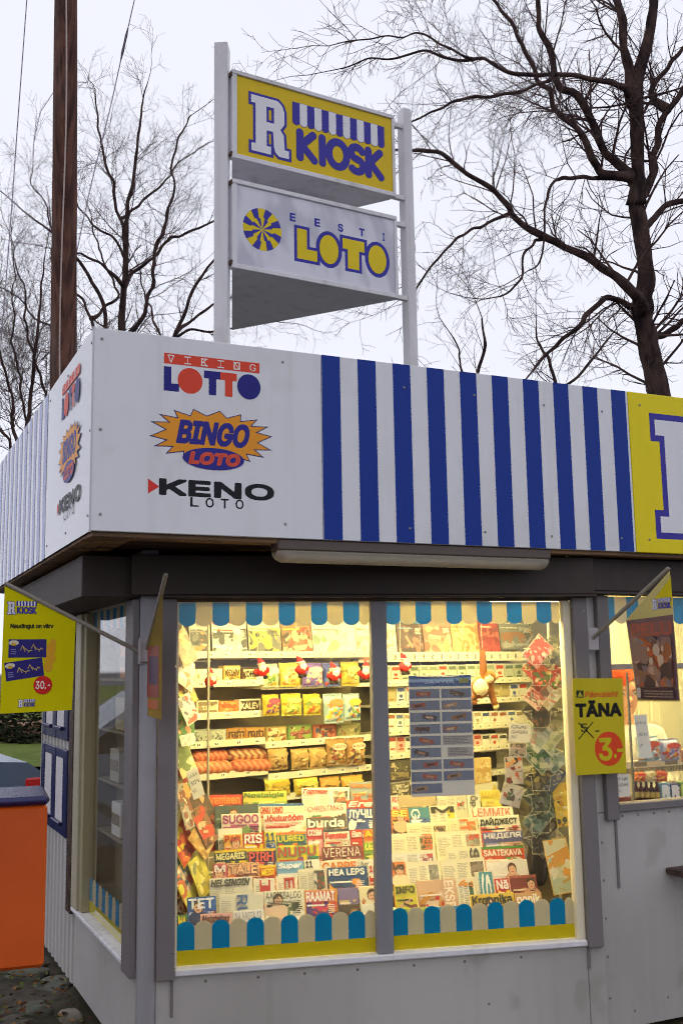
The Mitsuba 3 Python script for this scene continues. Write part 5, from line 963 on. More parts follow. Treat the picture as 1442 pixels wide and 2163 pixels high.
bags = [
 ((1.4664, 2.0534, 1.4997, 1.6358, 0.1095), 'd8d4b0', ['e8e4cc', '5a8a3a', 'd8b83a', '8aa24a'], 'white and green bag behind the hanging gnome', ''),
 ((1.6021, 2.0913, 1.4991, 1.64, 0.1515), 'dcc04a', ['e8d88a', 'e0a83a', 'f0e8b0', 'c86a2a'], 'large yellow bag in the upper bag row', 'Taffel'),
 ((1.7644, 2.1366, 1.4979, 1.6385, 0.1568), '7a5ab0', ['e8b0b8', 'd86a8a', 'e8d8a0', '6a6ac0', 'f0e0c0'], 'pink and violet candy bag', ''),
 ((1.9105, 2.1774, 1.4944, 1.6371, 0.1316), '4450a0', ['e0d8c8', '5a6ac0', 'd8b04a', '3a8a4a', 'c84a3a'], 'blue candy bag behind the hanging gnomes', ''),
 ((2.0559, 2.218, 1.4937, 1.6416, 0.1473), 'd0b438', ['e8d878', 'c8982a', 'f0e8a8', '8a7a2a'], 'yellow nut bag at the end of the upper bag row', ''),
 ((1.4667, 2.0535, 1.3375, 1.459, 0.1192), 'dcc030', ['b83a5a', '5a3a8a', 'e0a82a', '8a2a3a', 'e8d860'], 'yellow bag with dark berries', ''),
 ((1.6103, 2.0936, 1.3314, 1.4603, 0.1511), 'd8cc38', ['e8e070', 'c8a82a', '7a9a3a', 'f0e890', 'e08a2a'], 'yellow and green candy bag in the middle', ''),
 ((1.7615, 2.1358, 1.3277, 1.4531, 0.1343), 'dcc430', ['e8d868', '7a9a3a', 'e0a02a', 'c85a2a'], 'yellow fruit candy bag with green leaves', ''),
 ((1.9105, 2.1566, 1.2743, 1.4519, 0.1532), 'a8c4c8', ['e88a4a', 'e8e8e0', '5aa0b0', 'f0c83a', 'd8542a'], 'light blue candy bag with orange fruit', ''),
 ((2.053, 2.1964, 1.2847, 1.4478, 0.1347), 'b4ccd0', ['d8c84a', 'e8e8e0', 'd85a3a', '8ab04a', '3a6aa0'], 'light blue candy bag with yellow fruit', ''),
 ((1.5256, 2.1011, 1.0233, 1.155, 0.1443), 'c8a260', ['d0ac6c', 'b08848', '7a5428', 'd8b87a'], 'tan paper bag with round seal, first on its shelf', ''),
 ((1.6819, 2.1447, 1.0141, 1.1343, 0.1314), 'd0aa64', ['c09a58', 'd8b878', '8a6234', 'b08848'], 'tan paper bag with round seal, middle of the three', ''),
 ((1.8138, 2.1815, 1.0096, 1.1343, 0.1279), 'd4b06c', ['c8a05c', 'b88c4c', '7a5428', 'dcc088'], 'tan paper bag with round seal beside the snack bags', ''),
 ((1.9378, 2.185, 1.0223, 1.1819, 0.1534), 'b08448', ['e0d8b8', '8a3a24', 'c8964a', '5a4a2a', 'd8a85a'], 'brown snack bag with white shield, left one', 'PICCA'),
 ((2.0879, 2.2269, 1.0142, 1.1791, 0.1505), 'a87c42', ['e0d8b8', '8a3a24', 'c89a50', '4a3a24', 'd8b068'], 'brown snack bag with white shield beside the mullion', 'PICCA'),
 ((1.5228, 2.1003, 0.866, 0.9806, 0.1881), 'd4bc3a', ['c8a82a', 'e0cc5a', '6a5a2a', 'b89828'], 'yellow crisp packet, first on the lowest shelf', ''),
 ((1.7248, 2.1567, 0.8526, 0.9697, 0.1893), 'd8c040', ['e0d060', 'b89c2c', '5a4a24', 'c8ac34'], 'yellow crisp packet, second on the lowest shelf', ''),
 ((1.9014, 2.206, 0.8418, 0.9555, 0.1557), 'd0943a', ['d8a850', 'b8782c', 'e0c070', '4a3a24'], 'orange crisp packet on the lowest shelf', ''),
 ((2.0725, 2.2538, 0.8318, 0.9503, 0.1766), 'd8a63a', ['e0bc5a', 'b8842c', '5a4424', 'e8cc80'], 'amber crisp packet on the lowest shelf by the mullion', ''),
]
for rc, c, pal, l, t in bags: bag(rc, c, pal, l, t)
for i, (p0, p1, l) in enumerate([((0.977, 2.0102, 1.1289), (1.1947, 2.071, 1.1219), 'red and gold biscuit roll, upper left of four'), ((1.2009, 2.0727, 1.1241), (1.4793, 2.1504, 1.1136), 'red and gold biscuit roll, upper right of four'),
    ((0.955, 1.9625, 1.0726), (1.204, 2.032, 1.0616), 'red and gold biscuit roll, lower left of four'), ((1.2102, 2.0338, 1.0638), (1.4711, 2.1066, 1.0525), 'pinkish biscuit roll, lower right of four')]):
    k = thing('biscuit_roll', l, 'biscuits', 'biscuit rolls on the shelf'); n = 14; q = np.linspace(0, 1, n)[:, None]
    P3 = np.array(p0)*(1-q)+np.array(p1)*q; v, F = tube(P3, [.026]+[.036+.002*((j*7) % 3) for j in range(n-2)]+[.026], 14)
    cc = ['b8402c', 'd8b078', 'c85a3a', 'd88a5a', '8a2a20', 'd89a6a']; C = np.array([lin(cc[(j//14*3+(j % 14)//4+i) % 6]) for j in range(len(v))])
    B().add(v, F, C).put(k+'__wrapper', 'print_gloss', smooth=True)
tops = [
 ((1.0346, 2.0678, 1.6788, 1.8661, 0.1363), 'PEE', '8a8a80', 'c8c0b0', ['6a6a66', '2a2826', 'd08a4a', 'b0aca0', '46423c'], 'grey magazine with dark figure on the top shelf at the corner'),
 ((1.2322, 2.123, 1.6913, 1.8746, 0.2418), 'e-', 'd04430', 'dcd8cc', ['c8c4b8', '3a3c34', 'e8e6dc', '4a4c44', 'a8a498'], 'sports magazine with red letters on the top shelf'),
 ((1.4728, 2.1901, 1.6875, 1.8784, 0.2373), 'EK', 'e8e0c8', 'd6cfb4', ['d8c860', '3a3a34', 'c8b040', '6a6a60', '8a8474'], 'magazine with a yellow football boot on the top shelf'),
 ((1.7052, 2.255, 1.6893, 1.8879, 0.231), '', 'e8d040', '9a7a50', ['8a6a44', 'c8a888', '4a3424', 'd8b890', 'c84a2c'], 'brown magazine with yellow lines and red base on the top shelf'),
 ((1.9941, 2.3357, 1.6881, 1.8867, 0.354), '', '', 'e4e0d4', ['e8e4d8', 'c8d0c8', '8aa484', 'd8ccb8', 'f0ece0'], 'white boxed set on the top shelf'),
 ((2.239, 2.4041, 1.6659, 1.8907, 0.1389), '', 'd87a5a', 'eae4d4', ['e8e0d0', 'd89a7a', 'f0e8d8', 'e0b8a0'], 'pale poster with faint red print by the mullion'),
 ((2.4461, 2.4619, 1.6954, 1.8877, 0.1319), '', 'c8a888', 'e8e0d0', ['e0d4c4', 'd0a088', 'f0e8dc'], 'pale magazine on the top shelf right of the mullion'),
 ((2.6308, 2.5135, 1.7011, 1.9032, 0.2337), 'rim prisma', '6aa8d0', '4a3430', ['5a3c34', 'a07060', '7a4a40', '3a2826', 'c88a70'], 'brown magazine with light blue lower case title'),
 ((2.8789, 2.5828, 1.7036, 1.9073, 0.2634), '', 'e8c0a8', 'd0907a', ['d09a80', 'e0b8a0', 'b86a54', 'e8cc80', 'c87a68'], 'pinkish magazine with people on the top shelf'),
 ((3.151, 2.6587, 1.7129, 1.9185, 0.2818), '', 'c87a3a', 'e0b880', ['e0bc88', 'c88a4a', 'e8d0a8', 'd09858'], 'orange tinted magazine on the top shelf'),
 ((3.3784, 2.7014, 1.7322, 1.9214, 0.2023), 'KORDE', 'e8d8b8', 'a8362c', ['a8362c', 'b84a3a', '8a2820', 'c86a50'], 'red booklet with cream capitals on the top shelf'),
 ((3.6677, 2.7822, 1.7461, 1.9193, 0.3671), 'KALE', 'e8e4da', '8a8c84', ['8a8c84', 'a8764a', 'b0b0a8', 'c08a5a', '6a6c64'], 'grey magazine with white capitals on the top shelf'),
]
for (rc, t, tc, bg, pal, l) in tops:
    x, y, z0, z1, w = rc; printed('magazine', (x, y, z1+.02, w), t, tc, bg, pal, l, 'half' if len(t) < 3 else '', 'magazines on the top wall shelf', .12, z1-z0+.05, BY)
# cigarette packs in tiers
PK = []
def packs(y0, y1, xs, ybase, cols, row):
    for i, xx in enumerate(xs): PK.append((row, i, xx, y0, y1, cols[i % len(cols)]))
GEOP = [[(2.3829, 2.3716, 1.4914, 1.6152, 0.079), (2.4637, 2.3941, 1.4896, 1.6143, 0.0803), (2.5457, 2.417, 1.4877, 1.6134, 0.0816), (2.6291, 2.4403, 1.4857, 1.6125, 0.0829), (2.6291, 2.4403, 1.4857, 1.6125, 0.0829), (2.714, 2.464, 1.4869, 1.6147, 0.0843), (2.8001, 2.4881, 1.4849, 1.6137, 0.0857), (2.8878, 2.5126, 1.486, 1.616, 0.0871), (2.9769, 2.5374, 1.484, 1.615, 0.0886), (3.0674, 2.5627, 1.4819, 1.6141, 0.0901), (3.1597, 2.5885, 1.4831, 1.6164, 0.0916), (3.2533, 2.6146, 1.481, 1.6154, 0.0932), (3.3488, 2.6413, 1.4822, 1.6178, 0.0948), (3.4458, 2.6683, 1.48, 1.6168, 0.0965), (3.5444, 2.6959, 1.4778, 1.6158, 0.0982), (3.6451, 2.724, 1.479, 1.6182, 0.0999), (3.7473, 2.7525, 1.4768, 1.6172, 0.1017)], [(2.4249, 2.3833, 1.3518, 1.4813, 0.0753), (2.5061, 2.406, 1.3488, 1.4793, 0.0765), (2.5887, 2.429, 1.3488, 1.4804, 0.0777), (3.2202, 2.6054, 1.3387, 1.4783, 0.0875), (3.3101, 2.6305, 1.3387, 1.4796, 0.0889), (3.4013, 2.6559, 1.3355, 1.4775, 0.0904), (3.4941, 2.6818, 1.3356, 1.4788, 0.0919), (3.5884, 2.7082, 1.3323, 1.4767, 0.0935), (3.6844, 2.735, 1.3324, 1.4779, 0.0951)], [(2.4176, 2.3813, 1.1844, 1.3098, 0.0707), (2.4902, 2.4015, 1.1805, 1.3069, 0.0717), (2.564, 2.4221, 1.1796, 1.3038, 0.0728), (3.204, 2.6008, 1.165, 1.2904, 0.0821), (3.2883, 2.6244, 1.1607, 1.2871, 0.0834), (3.3742, 2.6483, 1.1595, 1.2869, 0.0847), (3.4613, 2.6727, 1.1584, 1.2835, 0.086), (3.5499, 2.6974, 1.1572, 1.2833, 0.0874), (3.6397, 2.7225, 1.1527, 1.2798, 0.0887), (3.7311, 2.748, 1.1515, 1.2795, 0.0902)], [(2.4211, 2.3823, 1.0415, 1.1661, 0.0705), (2.4936, 2.4025, 1.0366, 1.1621, 0.0716), (2.5671, 2.423, 1.0347, 1.1581, 0.0726), (3.1962, 2.5987, 1.0149, 1.1362, 0.0817), (3.2802, 2.6221, 1.0094, 1.1316, 0.083), (3.3656, 2.646, 1.0071, 1.1303, 0.0843), (3.4523, 2.6702, 1.0048, 1.1256, 0.0856)]]
CL = [[('c8c8b4', '8a9a84'), ('d8d4c4', '7a8a78'), ('b8bcac', '5a6a5a'), ('d8d0c0', 'b8402c')], [('b8a878', '8a7a4a'), ('d8d0bc', '4a4a44'), ('dcd8cc', 'b8302a'), ('dcd8cc', '3a4a8a')],
    [('e4e0d4', '9a5a3a'), ('e6e2d6', '3a4a7a'), ('e4ded0', 'a08a6a'), ('e8e4da', '5a6a8a')], [('e4dccc', 'b8402c'), ('d8b0a0', 'a83a2c'), ('e0dcd0', '3a3a36')]]
NM = {'8a9a84': 'grey green', '7a8a78': 'pale green', '5a6a5a': 'sage', 'b8402c': 'red', '8a7a4a': 'olive gold', '4a4a44': 'charcoal', 'b8302a': 'bright red', '3a4a8a': 'blue', '9a5a3a': 'brown', '3a4a7a': 'navy', 'a08a6a': 'tan', '5a6a8a': 'slate blue', 'a83a2c': 'brick red', '3a3a36': 'black'}
TN = ['top', 'second', 'third', 'lowest']
for row, rects in enumerate(GEOP):
    for i, rc in enumerate(rects):
        c, t = CL[row][(i*7+i//3) % len(CL[row])]
        M, w, h = place(rc); k = thing('cigarette_pack', 'pale cigarette pack with %s band in the %s tier of the wall shelf' % (NM[t], TN[row]), 'cigarette pack', 'cigarette packs with %s band, %s tier' % (NM[t], TN[row]))
        b = B().box(-w/2+.001, w/2-.001, 0, h*.70, -.03, 0, c, M, .001); b.box(-w/2+.001, w/2-.001, h*.705, h, -.03, -.001, c, M, .001); b.put(k+'__pack', 'print_gloss')
        b = B().poly(sB(-w*.4, h*.74, w*.4, h*.92), .0006, t, M); b.poly(sB(-w*.3, h*.3, w*.3, h*.38), .0006, t, M)
        if i % 2: b.poly(ell(0, h*.52, w*.2, h*.09, 8), .0006, t, M)
        b.put(k+'__marking', 'print_gloss')
for rc, c, pal, l in [((2.4469, 2.3375, 0.8874, 1.0135, 0.1822), '3a342a', ['4a4238', '8a7a5a', '2a241e', 'c8b890', '5a5a3a'], 'dark display box with pale lettering behind the price board'),
    ((2.4506, 2.3386, 0.7701, 0.875, 0.1653), '6a6050', ['d8d0bc', '4a4238', '8a8270', 'c8c0a8'], 'grey box with round emblem under the dark display box'),
    ((3.1555, 2.4731, 0.8188, 0.9835, 0.1653), 'd8b878', ['d8bc80', 'c8a060', 'e8d8b0'], 'tan tilted carton right of the price board'),
    ((3.1785, 2.4795, 0.708, 0.8163, 0.2365), 'e6dfc6', ['e8e2cc', 'd0c8b0', 'e0c850'], 'white carton under the tan carton')]:
    carton('goods_box', rc, c, pal, l, '', '', .06, 'boxes beside the price board', 'box', 10)

# ---- hanging things near the pane
def cord(key, p0, p1): B().add(*tube([p0, p1], .0012, 4), col='c8bfa0').put(key+'__cord', 'paint_vc')
def sph(b, c, r, col, sub=2, M=None, noise_=0., seed=0):
    m = trimesh.creation.icosphere(subdivisions=sub, radius=1.); v = m.vertices*np.asarray(r)
    if noise_: v = v*(1+noise_*(meshkit.noise(m.vertices*7+seed)-.5))[:, None]
    if M is not None: b.add(v+c, m.faces, col, M)
    else: b.add(v+np.asarray(c), m.faces, col)
for p, ya, l in [((0.9039, 1.4491, 1.5579), .6, 'red felt gnome hanging before the white sweets box'), ((1.1416, 1.3313, 1.6034), -.5, 'red and white felt gnome with paper tag before the green bag'), ((1.3201, 1.2475, 1.6096), .2, 'round red felt gnome before the large yellow bag'),
    ((1.4723, 1.1829, 1.5736), 0., 'red felt gnome with raised arms before the blue candy bag'), ((1.6202, 1.1131, 1.5804), -.8, 'red and white felt gnome beside the mullion'), ((1.7475, 0.9369, 1.6149), .3, 'small red felt gnome above the price board')]:
    k = thing('felt_gnome', l, 'ornament', 'felt gnomes hanging in the window'); M = frame(p, ya, 0, .15*math.sin(ya*9)); s = .9
    b = B(); sph(b, (0, -.012, 0), (.03*s, .03*s, .026*s), 'b8281e', 2, M, .25, 3); b.put(k+'__body', 'plush', True)
    b = B(); sph(b, (.004, .02, .006), (.019, .018, .018), 'e0b898', 2, M); b.put(k+'__head', 'plush', True)
    b = B(); sph(b, (.006, .004, .016), (.018, .02, .01), 'e8e2d4', 2, M, .4, 5); b.put(k+'__beard', 'plush', True)
    b = B(); v, F = tube(np.array([(0, .028, .0), (-.004, .045, -.002), (-.012, .06, -.006)]), [.021, .013, .003], 10); b.add(v, F, 'b8241c', M); v, F = tube(np.array([(0, .026, .0), (0, .031, 0)]), [.0225, .022], 10); b.add(v, F, 'ece6da', M); b.put(k+'__cap', 'plush', True)
    b = B(); [sph(b, (sx*.031, -.008, .01), (.011, .015, .01), 'b8281e', 1, M) for sx in (-1, 1)]; [sph(b, (sx*.014, -.042, .008), (.012, .01, .014), '2a2420', 1, M) for sx in (-1, 1)]; b.put(k+'__limbs', 'plush', True); tag(k+'__limbs', kind='stuff')
    top = (M@np.array([-.012, .06, -.006, 1]))[:3]; cord(k, top, top+[0, 0, 1.88-top[2]])
    if 'tag' in l: B().box(-.03, .004, -.075, -.035, .02, .021, 'd8dce4', M).put(k+'__paper_tag', 'print_paper')
# plush monkey hung by one arm
k = thing('plush_monkey', 'brown plush monkey with cream belly hanging by one raised arm', 'soft toy'); mk = [(2.0428, 0.6775, 1.6815), (2.05, 0.6848, 1.6174), (2.057, 0.691, 1.5602), (2.0767, 0.6849, 1.5415), (2.0452, 0.7066, 1.4987), (2.09, 0.6883, 1.4842), (2.105, 0.6897, 1.4336), (2.1168, 0.6888, 1.406)]
def fur(pts, rads, col, key):
    P3 = polyline_smooth(pts, 14); v, F = tube(P3, np.interp(np.linspace(0, 1, 14), np.linspace(0, 1, len(rads)), rads), 12); v = v+(meshkit.noise(v*160)-.5)[:, None]*.006
    B().add(v, F, col).put(key, 'plush', True)
fur(mk[:3]+[mk[3]], [.014, .017, .018, .018], '8a5524', k+'__arm'); fur([mk[3], mk[5], mk[6], mk[7]], [.016, .017, .016, .015], '8a5524', k+'__arm_001')
b = B(); sph(b, mk[4], (.046, .046, .052), '95602c', 3, None, .2, 3); b.put(k+'__body', 'plush', True)
tv = np.array(CAM)-np.array(mk[4]); tv /= np.linalg.norm(tv)
b = B(); sph(b, np.array(mk[4])+tv*.02, (.037, .037, .042), 'e8d8a8', 3, None, .1, 1); b.put(k+'__belly', 'plush', True)
hc = np.array(mk[3])+[.004, 0, .004]; b = B(); sph(b, hc, (.034, .034, .034), '95602c', 3, None, .15, 8); b.put(k+'__head', 'plush', True)
b = B(); sph(b, hc+tv*.016+[0, 0, -.006], (.024, .024, .022), 'e6d2a0', 2); b.put(k+'__muzzle', 'plush', True)
rt = np.cross(tv, [0, 0, 1]); b = B(); [sph(b, hc+rt*s*.011+tv*.035+[0, 0, .012], (.004,)*3, '1a1512', 1) for s in (-1, 1)]; b.put(k+'__eyes', 'print_gloss', True); tag(k+'__eyes', kind='stuff')
b = B(); [sph(b, hc+rt*s*.036, (.012,)*3, 'd0a878', 1) for s in (-1, 1)]; b.put(k+'__ears', 'plush', True); tag(k+'__ears', kind='stuff')
fur([np.array(mk[4])+[0, 0, -.03], np.array(mk[4])+rt*.05+[0, 0, -.06], np.array(mk[4])+rt*.02+[0, 0, -.075]], [.015, .015, .013], '8a5524', k+'__leg')
b = B(); sph(b, mk[7], (.016,)*3, 'e0c890', 2); b.put(k+'__hand', 'plush', True); cord(k, mk[0], np.array(mk[0])+[0, 0, 1.88-mk[0][2]])
# ice cream price board
k = thing('price_board', 'white hanging price board with two columns of blue grey picture strips', 'board')
BX, BYY, BZ0, BZ1, BW = (1.6351, 0.3915, 1.04, 1.5647, 0.2875); M = frame((BX, BYY, BZ0), KY-.05); bh = BZ1-BZ0
B().box(-BW/2, BW/2, 0, bh, -.004, 0, 'd9d4c4', M, .001).put(k+'__board', 'print_paper')
b = B(); picture(b, M, -BW/2+.002, BW/2-.002, bh*.905, bh-.002, .0006, ['3a5a90', '2a4478', '6a8ab8', '24407a', '8aa4c8', '3a5488'], random.Random(3), 9); b.poly(sB(BW*.3, bh*.93, BW*.45, bh*.97), .003, '8a8a4a', M); b.poly(text('JÄÄTIS', -BW*.25, BW*.22, bh*.93, bh*.96), .0032, 'b8c8e0', M); b.put(k+'__header_strip', 'print_gloss')
rr = random.Random(12)
for r_ in range(9):
    for c_ in range(2):
        if (r_, c_) in ((8, 1),): continue
        x0 = -BW/2+.003+c_*(BW*.5+.001); x1 = x0+BW*.5-.008; z1 = bh*(.885-.0975*r_); z0 = z1-bh*.078
        if (r_, c_) == (5, 1): x0 += .02
        bg = 'a8a4a0' if (r_, c_) in ((4, 1), (5, 1)) else '6c7488'
        b = B().box(x0, x1, z0, z1, .0005, .002, bg, M)
        if bg == '6c7488':
            cx = x0+(x1-x0)*rr.uniform(.3, .75); cz = (z0+z1)/2; cc = rr.choice(['6a4a34', '8a5a3a', '5a3a2a', 'a07a5a', '4a3a3a', '9a4a34', '7a6a4a'])
            g = aff.rotate(unary_union([sB(cx-.03, cz-.008, cx+.026, cz+.008), ell(cx-.03, cz, .011, .011, 5), sB(cx-.02, cz-.015, cx-.01, cz), sB(cx+.012, cz-.015, cx+.02, cz)]), rr.uniform(-12, 12)); g = g.intersection(sB(x0+.002, z0+.001, x1-.002, z1-.001))
            b.poly(g, .0025, cc, M); b.poly(aff.scale(g, .5, .5), .003, rr.choice(['c8a888', 'b08060', '3a2820']), M); lines(b, M, x0+.004, x0+.02, z0+.004, z1-.006, .0025, '5a6888', rr, .006)
        else: lines(b, M, x0+.006, x1-.006, z0+.004, z1-.004, .0025, '6a6664', rr, .007)
        b.put(k+'__'+num_in(k, 'label_strip'), 'print_gloss')
q = polyline_smooth([(M@np.array([-BW*.38, bh-.005, .004, 1]))[:3], (M@np.array([0, bh+.012, .01, 1]))[:3]-[0, 0, .02], (M@np.array([BW*.3, bh-.005, .004, 1]))[:3]], 12)
B().add(*tube(q, .0015, 5), col='d8d2c0').put(k+'__string', 'paint_vc', True)
B().add(*tube([(M@np.array([-BW*.3, bh, 0, 1]))[:3], (M@np.array([-BW*.3, 1.88-BZ0, 0, 1]))[:3]], .0012, 4), col='d8d2c0').put(k+'__cord', 'paint_vc')
# ---- cards
def card(kind, c, D_w, hpx, yaw, roll, pal, look, border='d8d2c0', lean=0., group=None, note=None, n=10, cat=None):
    k = thing(kind, look, cat or kind, group); M = frame(c, yaw, lean, roll); rr = random.Random(sum(map(ord, look))); w, h = D_w, hpx
    B().box(-w/2, w/2, -h/2, h/2, -.002, 0, border, M).put(k+'__card', 'print_gloss'); b = B()
    if note:
        for i, t in enumerate(note):
            y = h*.32-i*h*.26; b.poly(text(t, -w*.4, w*(.36 if i < 2 else -.1), y-.009, y+.006, False, 10), .0006, '2c2a28', M)
    else: picture(b, M, -w/2+.004, w/2-.004, -h/2+.004, h/2-.004, .0005, pal, rr, n)
    b.put(k+'__picture', 'print_gloss')
    return k
fl = ['c84a4a', 'e0a0a0', 'd8d0a8', '5a7a3a', 'b83a3a', 'f0e0d8']; ft = ['3a3a28', '6a6a48', '8a8468', '2a2a20', 'b0a888']; ns = ['4a5a78', '2a3450', '8a8a94', '1e2430', 'b0a890']; gn = ['4a7a4a', '8aa46a', 'c8c8a0', '2f5a3a', '7a8a94']; wh = ['d8d8c8', 'e8e4d8', 'b8b8a0', 'c8b090', 'd08a7a']
SPN = [((2.2057, 0.4359, 1.6747), fl, 'pink flower postcard at the top of the spinner', 'c8a8a0'), ((2.3657, 0.5272, 1.6848), ft, 'dark postcard edge behind the pink flower postcard', '5a5a4a'), ((2.1973, 0.453, 1.595), ['b8322c', 'd86a4a', 'c8a860', '5a6a3a', 'e0c0a0'], 'postcard with red flowers in a basket', 'a85a4a'), ((2.355, 0.5458, 1.6027), fl, 'red flower postcard turned behind the basket card', '8a4a40'),
    ((2.2172, 0.4563, 1.5192), ['d8a898', 'c86a5a', 'a8483a', 'd8c8a8', '8a6a5a'], 'postcard with a reddish figure', 'd8c8b0'), ((2.3656, 0.556, 1.5111), wh, 'cream postcard beside the reddish figure card', 'c8bca0'), ((2.2018, 0.4806, 1.4153), ['4a3a2a', '2a2a20', '5a5a3a', '8a5a3a', '1e1c18'], 'very dark postcard at the spinner waist', '3a3428'), ((2.3228, 0.5345, 1.424), ['8a8468', 'b0a888', '6a6650', '4a4a3a'], 'grey olive postcard overlapping the dark one', '9a9680'),
    ((2.2189, 0.4896, 1.313), ['b0b8a0', 'd8d8c8', 'c88a7a', '8a9a8a', 'e0dcc8'], 'pale green postcard with a small pink figure', 'c8ccb8'), ((2.3362, 0.5459, 1.3174), ['d0d4b0', 'b8c090', 'e0e0c8', 'a8b088'], 'yellowish white postcard behind', 'd8d8c0'), ((2.2316, 0.4995, 1.2174), gn, 'green landscape postcard with pale border', 'b8bca8'), ((2.3535, 0.5545, 1.2176), ['9ab0a8', 'c8d0c8', '5a7a7a', '7a948a'], 'pale blue green postcard behind the landscape one', 'b8c0b8'),
    ((2.2568, 0.5045, 1.1171), ['3a3a30', '8a7a3a', '24241e', '6a6048', 'b0a050'], 'dark night postcard with yellow lights', '6a6448'), ((2.2407, 0.5269, 1.0265), ns, 'dark blue night view postcard', '5a5e6a'), ((2.3431, 0.5952, 1.0006), ['4a5a4a', '2a342e', '7a8474', '1e2420'], 'blackish green postcard below the night view', '6a7064'), ((2.2574, 0.5346, 0.9331), ['3a4a40', '6a8474', 'a8a890', '24302a', '8a9a84'], 'green postcard of a castle ruin', '8a9484'), ((2.3636, 0.5992, 0.9188), ['4a6a60', '7a948a', 'b0b0a0', '3a4a44'], 'grey green street postcard', '9aa494'),
    ((2.2708, 0.5464, 0.8242), ['4a4844', '7a7670', 'a09a90', '2a2826', 'b8b4a8'], 'grey church postcard, lowest on the spinner', '8a8880'), ((2.3636, 0.6209, 0.7875), ['3a3836', '6a6660', '8a867c', '24221f'], 'charcoal postcard tucked behind the church card', '5a5854')]
SPX = [((2.202, 0.439, 1.6659), (2.2973, 0.4729, 1.6658)), ((2.2067, 0.4532, 1.5671), (2.3021, 0.4872, 1.5656)), ((2.2115, 0.4674, 1.4683), (2.3069, 0.5016, 1.4655)), ((2.2162, 0.4815, 1.3696), (2.3117, 0.516, 1.3653)), ((2.2209, 0.4957, 1.2708), (2.3164, 0.5303, 1.2652)), ((2.2256, 0.5098, 1.172), (2.3212, 0.5447, 1.165)), ((2.2303, 0.524, 1.0733), (2.326, 0.559, 1.0648)), ((2.2351, 0.5381, 0.9745), (2.3308, 0.5734, 0.9647)), ((2.2398, 0.5523, 0.8757), (2.3356, 0.5877, 0.8645)), ((2.2445, 0.5664, 0.777), (2.3404, 0.6021, 0.7644))]
for i, (c, pal, l, bd) in enumerate(SPN): card('postcard', SPX[i//2][i % 2], (.1), .14, KY+(.1 if i % 2 == 0 else -.1), math.radians(45 if (i//2) % 2 else -45)+.05*math.sin(i*5.), [tuple(q*(.95 if i < 6 else .85) for q in lin(c_)) for c_ in pal], l, tuple(q*(.95 if i < 6 else 1.) for q in lin(bd)), .12, 'postcards in the wire spinner', n=16)
k = thing('postcard_spinner', 'white wire postcard spinner by the right jamb', 'rack'); b = B(); pa_, pz = np.array((2.3934, 0.6146, 1.7523)), np.array((2.478, 0.7646, 0.6093))
b.add(*tube([pa_*[1, 1, 0]+[0, 0, 2.0], pa_*[1, 1, 0]+[0, 0, .1]], .007, 8), col='cfc9b4'); b.put(k+'__pole', 'paint_vc', True)
WZ = [((2.088, 0.3895, 1.6788), (2.1204, 0.376, 1.6695), (2.1275, 0.3835, 1.6041), (2.2116, 0.367, 1.6028), (2.2143, 0.3542, 1.6727), (2.2803, 0.3438, 1.6852)), ((2.0926, 0.4034, 1.5819), (2.125, 0.3899, 1.5726), (2.1322, 0.3974, 1.5071), (2.2163, 0.3809, 1.5054), (2.219, 0.3681, 1.5753), (2.2849, 0.3578, 1.5874)), ((2.0972, 0.4173, 1.4849), (2.1297, 0.4038, 1.4756), (2.1368, 0.4113, 1.4101), (2.221, 0.3949, 1.408), (2.2236, 0.3821, 1.4779), (2.2896, 0.3719, 1.4896)), ((2.1019, 0.4312, 1.3879), (2.1343, 0.4177, 1.3786), (2.1414, 0.4252, 1.3132), (2.2256, 0.4089, 1.3107), (2.2283, 0.396, 1.3806), (2.2943, 0.3859, 1.3919)), ((2.1065, 0.4451, 1.2909), (2.1389, 0.4316, 1.2816), (2.1461, 0.4391, 1.2162), (2.2303, 0.4228, 1.2133), (2.2329, 0.41, 1.2832), (2.299, 0.3999, 1.2941)), ((2.1111, 0.459, 1.194), (2.1436, 0.4455, 1.1847), (2.1507, 0.453, 1.1192), (2.2349, 0.4368, 1.1159), (2.2376, 0.424, 1.1858), (2.3036, 0.4139, 1.1963)), ((2.1158, 0.4729, 1.097), (2.1482, 0.4594, 1.0877), (2.1553, 0.4669, 1.0223), (2.2396, 0.4507, 1.0186), (2.2423, 0.4379, 1.0885), (2.3083, 0.4279, 1.0986)), ((2.1204, 0.4868, 1.0), (2.1528, 0.4733, 0.9907), (2.16, 0.4808, 0.9253), (2.2442, 0.4647, 0.9212), (2.2469, 0.4519, 0.9911), (2.313, 0.4419, 1.0008)), ((2.125, 0.5007, 0.9031), (2.1575, 0.4871, 0.8938), (2.1646, 0.4947, 0.8283), (2.2489, 0.4786, 0.8238), (2.2516, 0.4658, 0.8937), (2.3177, 0.4559, 0.903)), ((2.1297, 0.5145, 0.8061), (2.1621, 0.501, 0.7968), (2.1692, 0.5086, 0.7314), (2.2535, 0.4926, 0.7265), (2.2562, 0.4798, 0.7964), (2.3223, 0.4699, 0.8053))]
for q in WZ:
    b = B()
    b.add(*tube(q, .0013, 5), col='d8d0b4'); a = np.array(q)
    b.add(*tube([a[0], pa_*[1, 1, 0]+[0, 0, a[0][2]]], .0017, 5), col='d8d0b4'); b.add(*tube([a[-1], pa_*[1, 1, 0]+[0, 0, a[-1][2]]], .0017, 5), col='d8d0b4'); b.put(k+'__'+num_in(k, 'wire_pocket'), 'paint_vc', False)
card('note_card', (2.0827, 0.4448, 1.2919), .105, .085, KY, -.06, None, 'white handwritten note above the hanging postcards', 'e6dfcc', 0, None, ['KIRJAD', 'SAADAB', 'LAEKAS'], cat='note')
